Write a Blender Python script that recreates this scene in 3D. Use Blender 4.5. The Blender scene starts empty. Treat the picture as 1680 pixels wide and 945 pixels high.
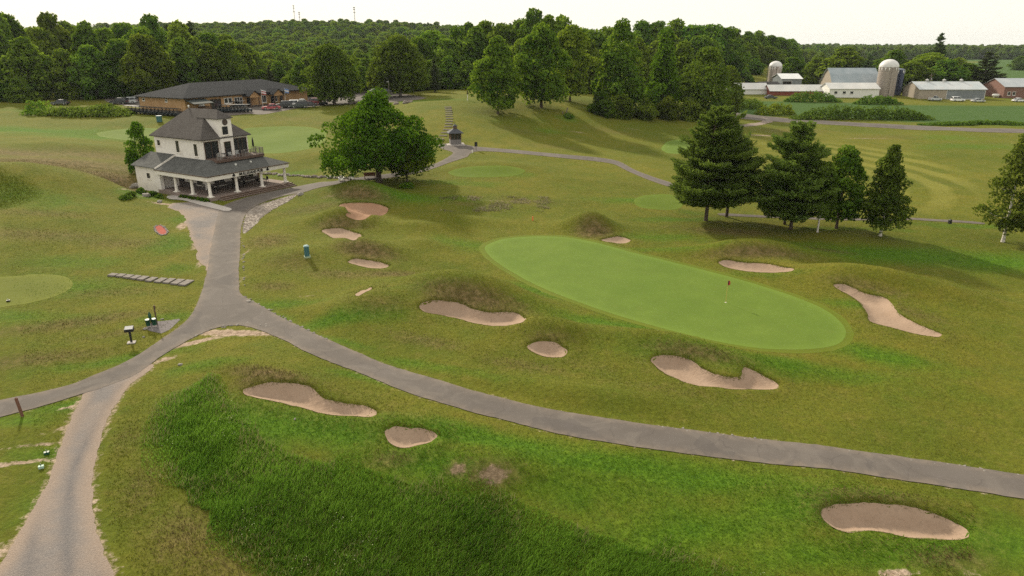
import bpy, math, random
import numpy as np
from mathutils import Vector, Matrix
from mathutils.geometry import delaunay_2d_cdt

R = math.radians
rng = np.random.default_rng(7)
random.seed(7)
scene = bpy.context.scene
COL = scene.collection

# ------------------------------------------------------------------ camera
CAM_Z = 23.0
PITCH = R(19.4)
FPX = 1135.0                       # focal length in photo pixels (1680 wide)
cam_d = bpy.data.cameras.new('camera')
cam = bpy.data.objects.new('camera', cam_d)
COL.objects.link(cam)
cam.location = (0, 0, CAM_Z)
cam.rotation_euler = (R(90) - PITCH, 0, 0)
cam_d.sensor_width = 36.0
cam_d.lens = 36.0 * FPX / 1680.0
cam_d.clip_start = 0.5
cam_d.clip_end = 12000
scene.camera = cam

# ------------------------------------------------------------------ sky and sun
SUN_AZ, SUN_EL = R(-32), R(31)     # azimuth from +Y (the view) towards +X; sun stands behind the trees, to the left
world = bpy.data.worlds.new('World')
scene.world = world
world.use_nodes = True
wn, wl = world.node_tree.nodes, world.node_tree.links
wn.clear()
sky = wn.new('ShaderNodeTexSky')
sky.sky_type = 'NISHITA'
sky.sun_disc = False
sky.sun_elevation = SUN_EL
sky.sun_rotation = SUN_AZ
sky.air_density = 1.0
sky.dust_density = 4.0
sky.ozone_density = 1.0
cloud = wn.new('ShaderNodeMix')    # thin white overcast veil over the clear sky
cloud.data_type = 'RGBA'
cloud.inputs[0].default_value = 0.86
cloud.inputs[7].default_value = (11.3, 10.9, 9.65, 1)
bg = wn.new('ShaderNodeBackground')
bg.inputs['Strength'].default_value = 0.10
wo = wn.new('ShaderNodeOutputWorld')
wl.new(sky.outputs[0], cloud.inputs[6])
wl.new(cloud.outputs[2], bg.inputs['Color'])
wl.new(bg.outputs[0], wo.inputs['Surface'])

sun_d = bpy.data.lights.new('sun', 'SUN')
sun_d.energy = 4.6
sun_d.angle = R(3)
sun_d.color = (1.0, 0.90, 0.72)
sun = bpy.data.objects.new('sun', sun_d)
COL.objects.link(sun)
sd = Vector((math.sin(SUN_AZ) * math.cos(SUN_EL), math.cos(SUN_AZ) * math.cos(SUN_EL), math.sin(SUN_EL)))
sun.rotation_euler = sd.to_track_quat('Z', 'Y').to_euler()
sun.location = (-60, 120, 120)

scene.view_settings.view_transform = 'Standard'
scene.view_settings.look = 'None'
scene.view_settings.exposure = 0.12
scene.view_settings.gamma = 1.0
scene.view_settings.use_curve_mapping = False
scene.cycles.use_denoising = False
scene.cycles.max_bounces = 6
scene.cycles.diffuse_bounces = 3
scene.cycles.transmission_bounces = 3
scene.cycles.transparent_max_bounces = 4
scene.cycles.volume_bounces = 0
scene.cycles.caustics_reflective = False
scene.cycles.caustics_refractive = False

# ------------------------------------------------------------------ survey: sight lines of the photo met with the terrain
SP, CP = math.sin(PITCH), math.cos(PITCH)

def sight(px, py):
    a = (np.asarray(px, float) - 840) / FPX
    v = (np.asarray(py, float) - 472.5) / FPX
    return a, CP - v * SP, -SP - v * CP          # x, y, z per unit depth

def at_z(px, py, z):
    dx, dy, dz = sight(px, py)
    t = (z - CAM_Z) / dz
    return dx * t, dy * t

def at_depth(px, py, Y):
    dx, dy, dz = sight(px, py)
    t = Y / dy
    return dx * t, Y, CAM_Z + dz * t

def px_of(x, y, z):
    d = y * CP + (CAM_Z - z) * SP
    return 840 + FPX * x / d

# ------------------------------------------------------------------ terrain
CTRL = [  # px, py, height of the ground there
 (100,945,-1.1),(0,945,-1.0),(150,800,-.9),(190,680,-.4),(60,670,-.2),(0,670,-.2),(0,800,-.9),(250,600,0),(390,515,.4),
 (480,545,.25),(620,605,0),(800,668,-.3),(1000,705,-.5),(1250,745,-.8),(1500,780,-1.0),(1680,805,-1.2),
 (240,800,-1.0),(300,900,-1.4),(300,650,.1),(400,590,.6),(560,640,.3),(740,690,0),(1000,745,-.3),(1350,795,-.68),(1600,835,-1.0),
 (400,800,-1.3),(550,900,-2.4),(700,830,-1.6),(800,930,-2.8),(1000,880,-1.8),(1300,930,-1.4),(1600,930,-1.3),
 (810,400,.7),(900,395,.7),(1000,430,.4),(1000,510,.15),(1100,480,.1),(1200,500,-.1),(1250,565,-.3),(1385,555,-.4),(1300,480,0),
 (1600,600,-.6),(1680,700,-1.0),(1680,560,-.3),(1500,460,.2),(1650,430,.2),(1650,397,.4),(1445,387,.6),(1300,375,.9),(1160,362,1.2),
 (1050,340,1.2),(1100,302,1.2),(1500,330,.4),(1680,330,.4),(1680,260,.9),(1400,250,.8),(1200,240,1.4),(1680,215,1.6),(1400,200,2.0),(1220,188,2.6),
 (600,450,.7),(500,450,1.0),(440,400,1.4),(600,400,1.2),(700,450,.5),(620,350,2.0),(520,330,2.4),(700,330,2.3),(800,355,1.4),(900,345,1.4),
 (560,530,.5),(700,570,.3),(900,620,-.1),(1200,690,-.6),(850,480,.3),
 (347,328,2.0),(264,313,2.0),(470,304,2.0),(400,300,2.0),(330,290,2.0),(540,297,2.5),(622,302,3.0),(370,420,1.2),(375,360,1.8),(440,327,1.95),
 (600,292,3.0),(720,270,3.6),(750,245,4.3),(850,252,3.7),(950,258,3.0),(1020,270,2.2),(747,236,4.5),(740,205,6.8),(737,178,8.9),
 (817,187,7.6),(885,176,8.5),(950,170,8.2),(1000,190,5.6),(900,215,4.7),(1050,215,3.0),(1100,195,4.0),(700,168,9.2),(640,162,8.4),(770,163,9.3),
 (530,173,7.3),(440,183,7.0),(600,182,7.2),(560,205,5.3),(480,262,3.2),(460,228,4.0),(500,212,4.7),(400,200,5.6),(100,205,5.4),(0,200,6.0),
 (200,215,4.9),(0,235,5.8),(100,262,4.9),(150,300,3.8),(50,310,4.2),(200,330,2.7),(100,380,2.5),(0,400,2.6),(260,380,1.7),(150,450,1.2),(0,460,1.4),
 (100,520,.6),(0,580,.4),(220,500,.6),(250,545,.25),(300,190,6.7),(220,182,6.9),(100,176,7.0),(0,176,7.2),(220,168,7.2),(450,165,7.2),(120,160,7.6),
]
FARC = [(-420,330,12),(-300,300,11),(-160,290,9.5),(-60,290,9.5),(20,300,9),(90,300,5),(150,300,2.5),(220,300,2),(340,330,2),
        (-420,200,9),(-300,100,7),(-220,50,5),(300,200,1.5),(300,80,0),(220,20,-1),(-200,0,1),(-100,-60,-2),(0,-70,-4),(120,-60,-3)]
cx, cy, cz = [], [], []
for a, b, c in CTRL:
    x, y = at_z(a, b, c)
    cx.append(float(x)); cy.append(float(y)); cz.append(c)
for x, y, z in FARC:
    cx.append(x); cy.append(y); cz.append(z)
cx, cy, cz = map(np.array, (cx, cy, cz))

def tps_k(r2):
    return np.where(r2 > 1e-9, r2 * np.log(np.maximum(r2, 1e-9)), 0.0)

S_ = 50.0
kx, ky = cx / S_, cy / S_
n_ = len(kx)
Kk = tps_k((kx[:, None] - kx) ** 2 + (ky[:, None] - ky) ** 2) + np.eye(n_) * 0.004
Pp = np.stack([np.ones(n_), kx, ky], 1)
Aa = np.block([[Kk, Pp], [Pp.T, np.zeros((3, 3))]])
SOL = np.linalg.solve(Aa, np.concatenate([cz, np.zeros(3)]))

def sstep(a, b, x):
    t = np.clip((x - a) / (b - a), 0, 1)
    return t * t * (3 - 2 * t)

def far_height(x, y):
    h = 2.0 + 0 * x
    h = h + 8 * sstep(60, -120, x) * sstep(900, 200, y)
    h = h + 23 * np.exp(-((x + 420) / 420) ** 2 - ((y - 900) / 260) ** 2)
    h = h + 15 * np.exp(-((x + 120) / 200) ** 2 - ((y - 850) / 220) ** 2)
    h = h + 14 * np.exp(-((x - 90) / 120) ** 2 - ((y - 470) / 120) ** 2)
    h = h + 13 * np.exp(-((x - 500) / 900) ** 2 - ((y - 2400) / 500) ** 2)
    h = h + 18 * np.exp(-((x + 900) / 500) ** 2 - ((y - 1300) / 500) ** 2)
    return h

def base_height(x, y):
    x = np.asarray(x, float); y = np.asarray(y, float)
    shp = x.shape
    xf, yf = x.ravel(), y.ravel()
    out = np.empty(len(xf))
    for i in range(0, len(xf), 20000):
        a, b = xf[i:i + 20000] / S_, yf[i:i + 20000] / S_
        a_, b_ = np.clip(a, -8, 8), np.clip(b, -2, 7)
        k = tps_k((a_[:, None] - kx) ** 2 + (b_[:, None] - ky) ** 2)
        out[i:i + 20000] = k @ SOL[:n_] + SOL[n_] + SOL[n_ + 1] * a_ + SOL[n_ + 2] * b_
    w = np.maximum(sstep(230, 300, yf), sstep(230, 330, np.abs(xf)))
    w = np.maximum(w, sstep(-20, -60, yf))
    f = np.where(yf < 0, -3.0, far_height(xf, yf))
    return (out * (1 - w) + f * w).reshape(shp)

def survey(fn, px, py):
    """world points where the sight lines of photo points meet the height function fn"""
    px = np.asarray(px, float); py = np.asarray(py, float)
    dx, dy, dz = sight(px, py)
    ts = np.concatenate([np.linspace(20, 140, 361), np.linspace(141, 420, 280)])
    X = dx[:, None] * ts; Y = dy[:, None] * ts; Z = CAM_Z + dz[:, None] * ts
    below = Z < fn(X, Y)
    hit = below.any(1)
    i = np.where(hit, below.argmax(1), len(ts) - 1)
    lo = ts[np.maximum(i - 1, 0)]; hi = ts[i]
    for _ in range(14):
        m = (lo + hi) / 2
        b = CAM_Z + dz * m < fn(dx * m, dy * m)
        hi = np.where(b, m, hi); lo = np.where(b, lo, m)
    m = (lo + hi) / 2
    return np.stack([dx * m, dy * m], 1)

def catmull(pts, closed=True, n=6):
    p = np.asarray(pts, float); N = len(p); out = []
    for i in range(N if closed else N - 1):
        if closed:
            a, b, c, d = p[i - 1], p[i], p[(i + 1) % N], p[(i + 2) % N]
        else:
            a, b, c, d = p[max(i - 1, 0)], p[i], p[i + 1], p[min(i + 2, N - 1)]
        for k in range(n):
            t = k / n
            out.append(.5 * (2 * b + (c - a) * t + (2 * a - 5 * b + 4 * c - d) * t * t + (3 * b - a - 3 * c + d) * t ** 3))
    if not closed:
        out.append(p[-1])
    return np.array(out)

def inside(poly, x, y):
    x = np.asarray(x); y = np.asarray(y)
    r = np.zeros(x.shape, bool)
    j = len(poly) - 1
    for i in range(len(poly)):
        xi, yi = poly[i]; xj, yj = poly[j]
        if yi != yj:
            c = ((yi > y) != (yj > y)) & (x < (xj - xi) * (y - yi) / (yj - yi) + xi)
            r ^= c
        j = i
    return r

def sdist(poly, x, y):
    """signed distance to a closed outline, negative inside"""
    x = np.asarray(x, float); y = np.asarray(y, float)
    d2 = np.full(x.shape, 1e18)
    for i in range(len(poly)):
        ax, ay = poly[i - 1]; bx, by = poly[i]
        ex, ey = bx - ax, by - ay
        L = ex * ex + ey * ey + 1e-12
        t = np.clip(((x - ax) * ex + (y - ay) * ey) / L, 0, 1)
        d2 = np.minimum(d2, (x - ax - t * ex) ** 2 + (y - ay - t * ey) ** 2)
    d = np.sqrt(d2)
    return np.where(inside(poly, x, y), -d, d)

def outline(px_pts, fn, n=5, closed=True, smooth=True):
    p = np.array(px_pts, float)
    w = survey(fn, p[:, 0], p[:, 1])
    return catmull(w, closed, n) if smooth else w

# ---- roads (outlines surveyed on the smooth ground, so mounds stay off them)
ASPHALT = outline([(318,510),(334,470),(342,435),(347,400),(354,365),(360,344),(366,338),(395,327),(440,316),(492,304),(518,299),(545,298),(580,292.5),(640,285),(690,275),(716,268),(738,256),
  (742,250),(722,243),(724,236.5),(760,237),(784,241),(850,246.5),(930,254),(985,259),(1015,265),(1040,278),(1070,290),(1110,303),(1108,309),(1066,296),(1030,281),(1008,270),(980,265),(930,260),(850,252),(790,248),(772,252),(765,258),(735,268),(716,275),
  (690,283),(640,292),(585,298),(550,303),(520,309),(498,316),(468,321),(430,333),(407,347),(397,368),(394,400),(392,435),(393,468),(396,483),(420,498),(451,516),(479,530),(530,554),(589,580),(650,603),(697,618),(760,637),(824,654),(900,672),(1000,688),(1086,700),(1271,723),(1457,747),(1680,780),(1900,808),
  (1900,852),(1680,819),(1457,785),(1271,761),(1086,740),(1000,727),(900,709),(824,689),(760,672),(697,654),(640,633),(580,609),(508,580),(460,556),(424,541),(400,535),(378,534),(352,539),(330,548),(300,564),(262,586),(228,612),(180,632),(120,651),(60,669),(0,685),(-120,712),
  (-120,684),(0,657),(60,645),(110,633),(160,614),(205,595),(245,571),(275,550),(300,531)], base_height, 4)
GRAVEL = outline([(240,590),(205,604),(170,622),(146,634),(128,660),(114,692),(96,742),(74,800),(38,862),(0,925),(-60,1010),(215,1030),(192,945),(169,900),(155,845),(151,790),(160,735),(182,680),(212,634),(248,604)], base_height, 5)
LANE = outline([(1185,183),(1250,190),(1320,196),(1420,202),(1540,208),(1680,213),(1900,220),(1900,230),(1680,219.5),(1540,214.5),(1420,208.5),(1320,202.5),(1250,198),(1180,190)], base_height, 5)
FORK = outline([(1245,191),(1268,196),(1262,202),(1225,208),(1195,209),(1195,205),(1225,203),(1250,199)], base_height, 4)
PARK = outline([(195,172),(330,188),(408,187),(440,187),(520,174),(575,171),(640,168),(700,161),(640,152),(560,147),(500,144),(420,148),(300,152),(180,160)], base_height, 3)
roads_sd = lambda x, y: np.minimum(np.minimum(sdist(ASPHALT, x, y), sdist(GRAVEL, x, y)), sdist(PARK, x, y))

# ---- mounds: px, py, half length, half width (m), turn (deg), height
MOUNDS = [
 (765,486,7.5,2.6,-18,1.35),(905,548,3.6,1.8,-15,.8),(1140,572,7,2.0,-20,.85),(968,374,3.2,2.2,-10,1.2),(590,318,5.5,2.6,-15,1.1),
 (565,364,4.5,2.0,-5,.95),(602,410,5,2.0,-15,.75),(620,505,5.5,3.2,20,.7),(740,362,6,2.0,-5,.45),(690,374,4,1.6,0,.4),(690,402,3.4,2,0,.35),(500,420,4,3,10,.5),
 (1240,416,7.5,2.2,-4,.95),(1440,468,8,2.0,-32,.95),(440,614,5.5,1.5,-20,.35),(690,694,4,1.2,-10,.12),(1440,812,6.5,1.2,-8,.25),(820,760,3.6,1.6,-8,.3),
 (15,300,11,7,10,1.5),(380,572,6,1.6,-20,.15),(760,640,8,2.2,-20,.3),(1350,465,4,2.0,-30,.4),(820,275,10,4,0,.5),(620,240,9,5,20,.6),(150,245,16,4,0,.6),
 (1000,660,9,2.2,-12,.35),(560,255,8,4,0,.3),
]
mnd = []
for a, b, L1, L2, rot, h in MOUNDS:
    w = survey(base_height, [a], [b])[0]
    mnd.append((w[0], w[1], L1, L2, R(rot), h))

def vnoise(x, y, s, seed=0):
    """smooth value noise"""
    x = np.asarray(x) * s + 57.3 * seed; y = np.asarray(y) * s + 13.7 * seed
    xi, yi = np.floor(x), np.floor(y)
    fx, fy = x - xi, y - yi
    fx = fx * fx * (3 - 2 * fx); fy = fy * fy * (3 - 2 * fy)
    def hsh(a, b):
        v = np.sin(a * 127.1 + b * 311.7 + seed * 17.17) * 43758.5453
        return v - np.floor(v)
    return (hsh(xi, yi) * (1 - fx) + hsh(xi + 1, yi) * fx) * (1 - fy) + (hsh(xi, yi + 1) * (1 - fx) + hsh(xi + 1, yi + 1) * fx) * fy

def mound_field(x, y):
    h = 0 * x
    for mx, my, L1, L2, rot, hh in mnd:
        c, s = math.cos(rot), math.sin(rot)
        u = ((x - mx) * c + (y - my) * s) / L1
        v = (-(x - mx) * s + (y - my) * c) / L2
        h = h + hh * 1.85 * np.exp(-(u * u + v * v))
    near = sstep(260, 160, y) * sstep(200, 120, np.abs(x))
    h = h + near * ((vnoise(x, y, .11, 1) - .5) * .5 + (vnoise(x, y, .3, 2) - .5) * .16 + (vnoise(x, y, .9, 3) - .5) * .06)
    return h

GREEN_PX = [(795,408),(808,398),(835,391),(880,388),(930,390),(985,400),(1040,415),(1110,432),(1180,450),(1250,470),(1310,490),(1355,510),(1380,530),(1388,548),(1378,563),(1350,571),(1300,574),(1240,572),(1170,561),(1100,543),(1030,523),(960,500),(900,477),(850,452),(812,428)]
GREEN = outline(GREEN_PX, base_height, 4)

def flat_mask(x, y):
    near = np.clip(roads_sd(x, y), 0, 4)
    m = .04 + .96 * sstep(0.1, 3.0, near)
    g = np.clip(sdist(GREEN, x, y), -2, 6)
    return m * (.15 + .85 * sstep(0, 4.0, g))

# pub footprint (levelled ground)
PUB_X, PUB_Y, PUB_A = -42.8, 97.0, R(59)
PUB_Z = 2.0

def stage1(x, y):
    return base_height(x, y) + mound_field(x, y)

# regular-ish survey raster of the near ground
def axis(lo, hi, step, end_lo, end_hi, g):
    mid = list(np.arange(lo, hi + 1e-6, step))
    a, s, p = [], step, lo
    while p > end_lo:
        s *= g; p -= s; a.append(p)
    b, s, p = [], step, hi
    while p < end_hi:
        s *= g; p += s; b.append(p)
    return np.array(a[::-1] + mid + b)

XS = axis(-84, 96, .42, -4200, 4200, 1.045)
YS = axis(20, 128, .40, -160, 7000, 1.04)
GX, GY = np.meshgrid(XS, YS)
Z = base_height(GX, GY)
nearm = (GY < 300) & (GY > 10) & (np.abs(GX) < 240)
Z[nearm] += mound_field(GX[nearm], GY[nearm]) * flat_mask(GX[nearm], GY[nearm])
c_, s_ = math.cos(PUB_A), math.sin(PUB_A)
LU = (GX - PUB_X) * c_ + (GY - PUB_Y) * s_
LV = -(GX - PUB_X) * s_ + (GY - PUB_Y) * c_
pd = np.maximum(np.maximum(-1.2 - LU, LU - 15), np.maximum(-1.2 - LV, LV - 18))
pw = sstep(4.0, 0.0, pd)
Z = Z * (1 - pw) + (PUB_Z - .04) * pw

def Hg(x, y):
    """height of the ground mesh (bilinear on its raster)"""
    x = np.asarray(x, float); y = np.asarray(y, float)
    i = np.clip(np.searchsorted(XS, x) - 1, 0, len(XS) - 2)
    j = np.clip(np.searchsorted(YS, y) - 1, 0, len(YS) - 2)
    u = np.clip((x - XS[i]) / (XS[i + 1] - XS[i]), 0, 1); v = np.clip((y - YS[j]) / (YS[j + 1] - YS[j]), 0, 1)
    return (Z[j, i] * (1 - u) + Z[j, i + 1] * u) * (1 - v) + (Z[j + 1, i] * (1 - u) + Z[j + 1, i + 1] * u) * v

# ---- bunkers
BUNKERS = [
 ([(556,338),(575,333),(610,334),(632,339),(637,345),(628,353),(600,359),(576,358),(566,354),(574,348),(568,343)], .28, 'reddish sand bunker nearest the big maple', 'red'),
 ([(528,379),(540,375.5),(560,376),(580,381),(593,387),(585,392),(565,391),(540,387)], .25, 'small pale bunker above the teal bin, middle of the left three', 'sand'),
 ([(570,430),(585,424.5),(605,427),(625,431),(638,436),(628,441),(605,440),(585,435)], .25, 'small pale bunker right of the teal bin, lowest of the left three', 'sand'),
 ([(689,504),(700,496),(722,493),(752,497),(775,507),(800,513),(830,512),(855,517),(863,524),(852,531),(815,535),(775,529),(735,519),(700,513)], .4, 'long wavy sand bunker left of the putting green', 'sand'),
 ([(865,566),(880,560),(905,562),(925,570),(932,578),(922,586),(898,586),(875,578)], .35, 'small round bunker between the road and the putting green', 'sand'),
 ([(1068,592),(1085,584),(1110,585),(1135,592),(1155,605),(1185,616),(1215,618),(1218,604),(1232,606),(1255,618),(1276,630),(1275,638),(1240,639),(1180,636),(1130,629),(1090,612)], .4, 'long bunker with a grassy tongue in front of the putting green', 'sand'),
 ([(1177,431),(1190,426.5),(1220,431),(1260,434),(1295,440),(1302,444),(1280,447),(1235,446),(1200,441)], .3, 'narrow bunker behind the flagstick beyond the putting green', 'sand'),
 ([(1368,469),(1390,469),(1420,482),(1455,492),(1475,515),(1510,534),(1544,549),(1530,552),(1490,545),(1450,534),(1425,525),(1420,508),(1400,488)], .35, 'long diagonal bunker right of the putting green', 'sand'),
 ([(986,394),(1000,390.5),(1020,389),(1033,394),(1028,399),(1010,399)], .25, 'tiny bunker under the round mound behind the putting green', 'sand'),
 ([(399,640),(420,632),(450,628),(490,629),(515,638),(532,653),(560,661),(600,666),(616,676),(612,684),(570,682),(530,678),(480,665),(430,654),(402,648)], .4, 'pear-shaped bunker on the grassy ridge above the tall grass', 'sand'),
 ([(631,708),(645,700),(670,701),(700,706),(718,714),(708,724),(685,731),(660,733),(640,725)], .4, 'egg-shaped small bunker on the ridge below the road', 'sand'),
 ([(1347,840),(1365,828),(1410,823),(1460,827),(1520,838),(1570,858),(1590,876),(1585,885),(1540,884),(1490,881),(1430,871),(1385,873),(1355,858)], .45, 'large oval bunker nearest the camera below the road', 'sand'),
 ([(582,484),(592,478),(608,472.5),(610,475),(598,481),(588,487)], .08, 'thin sliver of sand on the mound left of the long wavy bunker', 'sand'),
]
bunk = []
for pts, dep, lab, mt in BUNKERS:
    o = outline(pts, Hg, 5)
    wob = vnoise(o[:, 0], o[:, 1], 1.3, 5)[:, None] - .5
    o = o + (o - o.mean(0)) / np.linalg.norm(o - o.mean(0), axis=1, keepdims=True) * wob * .25
    bunk.append((o, dep, lab, mt))
LIP = np.zeros_like(Z)
SANK = np.zeros_like(Z)          # the soil under sand and paving lies a little deeper
for o, dep, lab, mt in bunk:
    x0, y0 = o.min(0) - 4; x1, y1 = o.max(0) + 4
    m = (GX > x0) & (GX < x1) & (GY > y0) & (GY < y1)
    d = sdist(o, GX[m], GY[m])
    Z[m] += -1.25 * dep * sstep(.15, -.8, d) + .10 * np.exp(-((d - .5) / .6) ** 2)
    SANK[m] = np.maximum(SANK[m], .2 * sstep(-.12, -.6, d))
    LIP[m] = np.maximum(LIP[m], np.exp(-((d - .9) / 1.3) ** 2))

# ------------------------------------------------------------------ node helpers and materials
class NT:
    def __init__(s, name):
        s.m = bpy.data.materials.new(name); s.m.use_nodes = True
        s.t = s.m.node_tree; s.t.nodes.clear()
        s.out = s.t.nodes.new('ShaderNodeOutputMaterial')
        s._pos = None
    def n(s, typ, **kw):
        nd = s.t.nodes.new(typ)
        for k, v in kw.items(): setattr(nd, k, v)
        return nd
    def put(s, sock, v):
        if v is None: return
        if isinstance(v, bpy.types.NodeSocket): s.t.links.new(v, sock)
        elif isinstance(v, (tuple, list)) and len(v) == 3 and sock.type == 'RGBA': sock.default_value = (*v, 1)
        else: sock.default_value = v
    def pos(s):
        if s._pos is None: s._pos = s.n('ShaderNodeTexCoord').outputs['Object']
        return s._pos
    def scaled(s, v, sc):
        nd = s.n('ShaderNodeMapping'); s.put(nd.inputs[0], v); nd.inputs['Scale'].default_value = sc
        return nd.outputs[0]
    def noise(s, scale, detail=3, rough=.55, vec=None, dist=0):
        nd = s.n('ShaderNodeTexNoise')
        s.put(nd.inputs['Vector'], vec or s.pos())
        nd.inputs['Scale'].default_value = scale; nd.inputs['Detail'].default_value = detail
        nd.inputs['Roughness'].default_value = rough; nd.inputs['Distortion'].default_value = dist
        return nd.outputs['Fac']
    def mix(s, f, a, b, blend='MIX'):
        nd = s.n('ShaderNodeMix', data_type='RGBA', blend_type=blend)
        s.put(nd.inputs[0], f); s.put(nd.inputs[6], a); s.put(nd.inputs[7], b)
        return nd.outputs[2]
    def math(s, op, a, b=None, c=None, clamp=False):
        nd = s.n('ShaderNodeMath', operation=op, use_clamp=clamp)
        s.put(nd.inputs[0], a); s.put(nd.inputs[1], b); s.put(nd.inputs[2], c)
        return nd.outputs[0]
    def rng(s, v, a, b, c=0., d=1.):
        nd = s.n('ShaderNodeMapRange'); nd.clamp = True
        s.put(nd.inputs[0], v)
        for i, q in zip((1, 2, 3, 4), (a, b, c, d)): nd.inputs[i].default_value = q
        return nd.outputs[0]
    def attr(s, name):
        return s.n('ShaderNodeAttribute', attribute_name=name).outputs['Fac']
    def bump(s, h, strength=.3, dist=.05):
        nd = s.n('ShaderNodeBump'); nd.inputs['Strength'].default_value = strength; nd.inputs['Distance'].default_value = dist
        s.put(nd.inputs['Height'], h)
        return nd.outputs[0]
    def pbr(s, col, rough=.8, metal=0., normal=None, spec=.3):
        b = s.n('ShaderNodeBsdfPrincipled')
        s.put(b.inputs['Base Color'], col); s.put(b.inputs['Roughness'], rough)
        b.inputs['Metallic'].default_value = metal; b.inputs['Specular IOR Level'].default_value = spec
        if normal is not None: s.put(b.inputs['Normal'], normal)
        s.t.links.new(b.outputs[0], s.out.inputs['Surface'])
        return s.m

MATS = {}
def plain(name, col, rough=.7, var=.25, scale=3., metal=0., bump=.15, dirt=None, spec=.3):
    """painted or weathered surface: base colour with mottling"""
    if name in MATS: return MATS[name]
    t = NT(name)
    f = t.noise(scale, 4, .6)
    f2 = t.noise(scale * 9, 2)
    c = t.mix(t.rng(f, .3, .7), tuple(q * (1 - var) for q in col), tuple(min(q * (1 + var * .6), .95) for q in col))
    if dirt: c = t.mix(t.rng(t.noise(scale * .6, 5, .7), .5, .75, 0, .7), c, dirt)
    MATS[name] = t.pbr(c, rough, metal, t.bump(f2, bump, .02) if bump else None, spec)
    return MATS[name]

def leaf_mat(name, dark, light, trans=.35):
    if name in MATS: return MATS[name]
    t = NT(name)
    tint = t.attr('tint')
    oi = t.n('ShaderNodeObjectInfo').outputs['Random']
    c = t.mix(tint, dark, light)
    hs = t.n('ShaderNodeHueSaturation')
    t.put(hs.inputs['Color'], c)
    t.put(hs.inputs['Hue'], t.rng(oi, 0, 1, .472, .520))
    t.put(hs.inputs['Value'], t.rng(t.math('FRACT', t.math('MULTIPLY', oi, 7.31)), 0, 1, .76, 1.42))
    c = hs.outputs[0]
    d = t.n('ShaderNodeBsdfDiffuse'); t.put(d.inputs[0], c)
    tr = t.n('ShaderNodeBsdfTranslucent'); t.put(tr.inputs[0], t.mix(.5, c, (light[0] * 1.25, light[1] * 1.2, light[2] * .6)))
    mx = t.n('ShaderNodeMixShader'); mx.inputs[0].default_value = trans
    t.t.links.new(d.outputs[0], mx.inputs[1]); t.t.links.new(tr.outputs[0], mx.inputs[2])
    t.t.links.new(mx.outputs[0], t.out.inputs['Surface'])
    MATS[name] = t.m
    return t.m

def ground_mat():
    t = NT('turf')
    P = t.pos()
    big = t.noise(.045, 4, .6); mid = t.noise(.35, 4, .65); fine = t.noise(2.6, 5, .75)
    grain = t.noise(4.5, 4, .85, vec=t.scaled(P, (1, .6, 1)))
    dry, lush, dirt, fld = t.attr('dry'), t.attr('lush'), t.attr('dirt'), t.attr('crop')
    c = t.mix(t.rng(big, .35, .65), (.097, .111, .011), (.153, .142, .018))
    c = t.mix(t.rng(mid, .35, .7, 0, .55), c, (.072, .108, .010))
    c = t.mix(t.rng(t.noise(.9, 4, .7), .52, .72, 0, .35), c, (.195, .160, .040))
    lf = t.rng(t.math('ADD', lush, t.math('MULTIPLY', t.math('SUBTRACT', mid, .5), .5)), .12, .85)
    c = t.mix(lf, c, t.mix(t.rng(fine, .35, .65), (.050, .112, .008), (.088, .165, .010)))  # one deep green for lush grass and for the painted tree shade
    df = t.rng(t.math('ADD', dry, t.math('MULTIPLY', t.math('SUBTRACT', fine, .5), 1.1)), .22, .95)
    c = t.mix(df, c, t.mix(t.rng(t.noise(1.7, 3), .4, .62), (.096, .076, .026), (.178, .128, .058)))
    # mowing stripes
    st = t.attr('stripe')
    geo = t.n('ShaderNodeVectorMath', operation='DISTANCE')
    t.put(geo.inputs[0], t.scaled(P, (1, .92, 0))); geo.inputs[1].default_value = STRIPE_C
    w = t.math('SINE', t.math('MULTIPLY', t.math('ADD', geo.outputs['Value'], t.math('MULTIPLY', mid, 2.2)), 1.02))
    c = t.mix(t.math('MULTIPLY', st, t.rng(w, -.5, .5)), c, (.205, .195, .038))
    # bare soil
    bd = t.rng(t.math('ADD', dirt, t.math('MULTIPLY', t.math('SUBTRACT', fine, .5), 1.3)), .45, .72)
    c = t.mix(bd, c, t.mix(t.rng(dry, .25, .5), t.mix(t.rng(fine, .35, .65), (.270, .190, .135), (.400, .310, .235)), t.mix(t.rng(fine, .35, .65), (.150, .105, .062), (.245, .180, .118))))
    # crops in the far fields: drilled rows
    wave = t.n('ShaderNodeTexWave', wave_type='BANDS', bands_direction='DIAGONAL'); wave.inputs['Scale'].default_value = .22; wave.inputs['Distortion'].default_value = 1.2
    t.put(wave.inputs['Vector'], P)
    crop = t.mix(t.rng(wave.outputs['Fac'], .1, .9, .1, .7), t.mix(t.rng(mid, .3, .7), (.050, .105, .022), (.075, .135, .03)), (.040, .072, .018))
    c = t.mix(fld, c, crop)
    v = t.math('MULTIPLY_ADD', t.rng(fine, .25, .75), .40, .80)
    v2 = t.math('MULTIPLY_ADD', t.rng(grain, .25, .75), .6, .70)
    vc = t.n('ShaderNodeCombineColor')
    vv = t.math('MULTIPLY', v, v2)
    for i in range(3): t.put(vc.inputs[i], vv)
    c = t.mix(1., c, vc.outputs[0], 'MULTIPLY')
    h = t.math('ADD', t.math('MULTIPLY', grain, .5), fine)
    return t.pbr(c, .95, 0, t.bump(h, .8, .22), .08)

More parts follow.
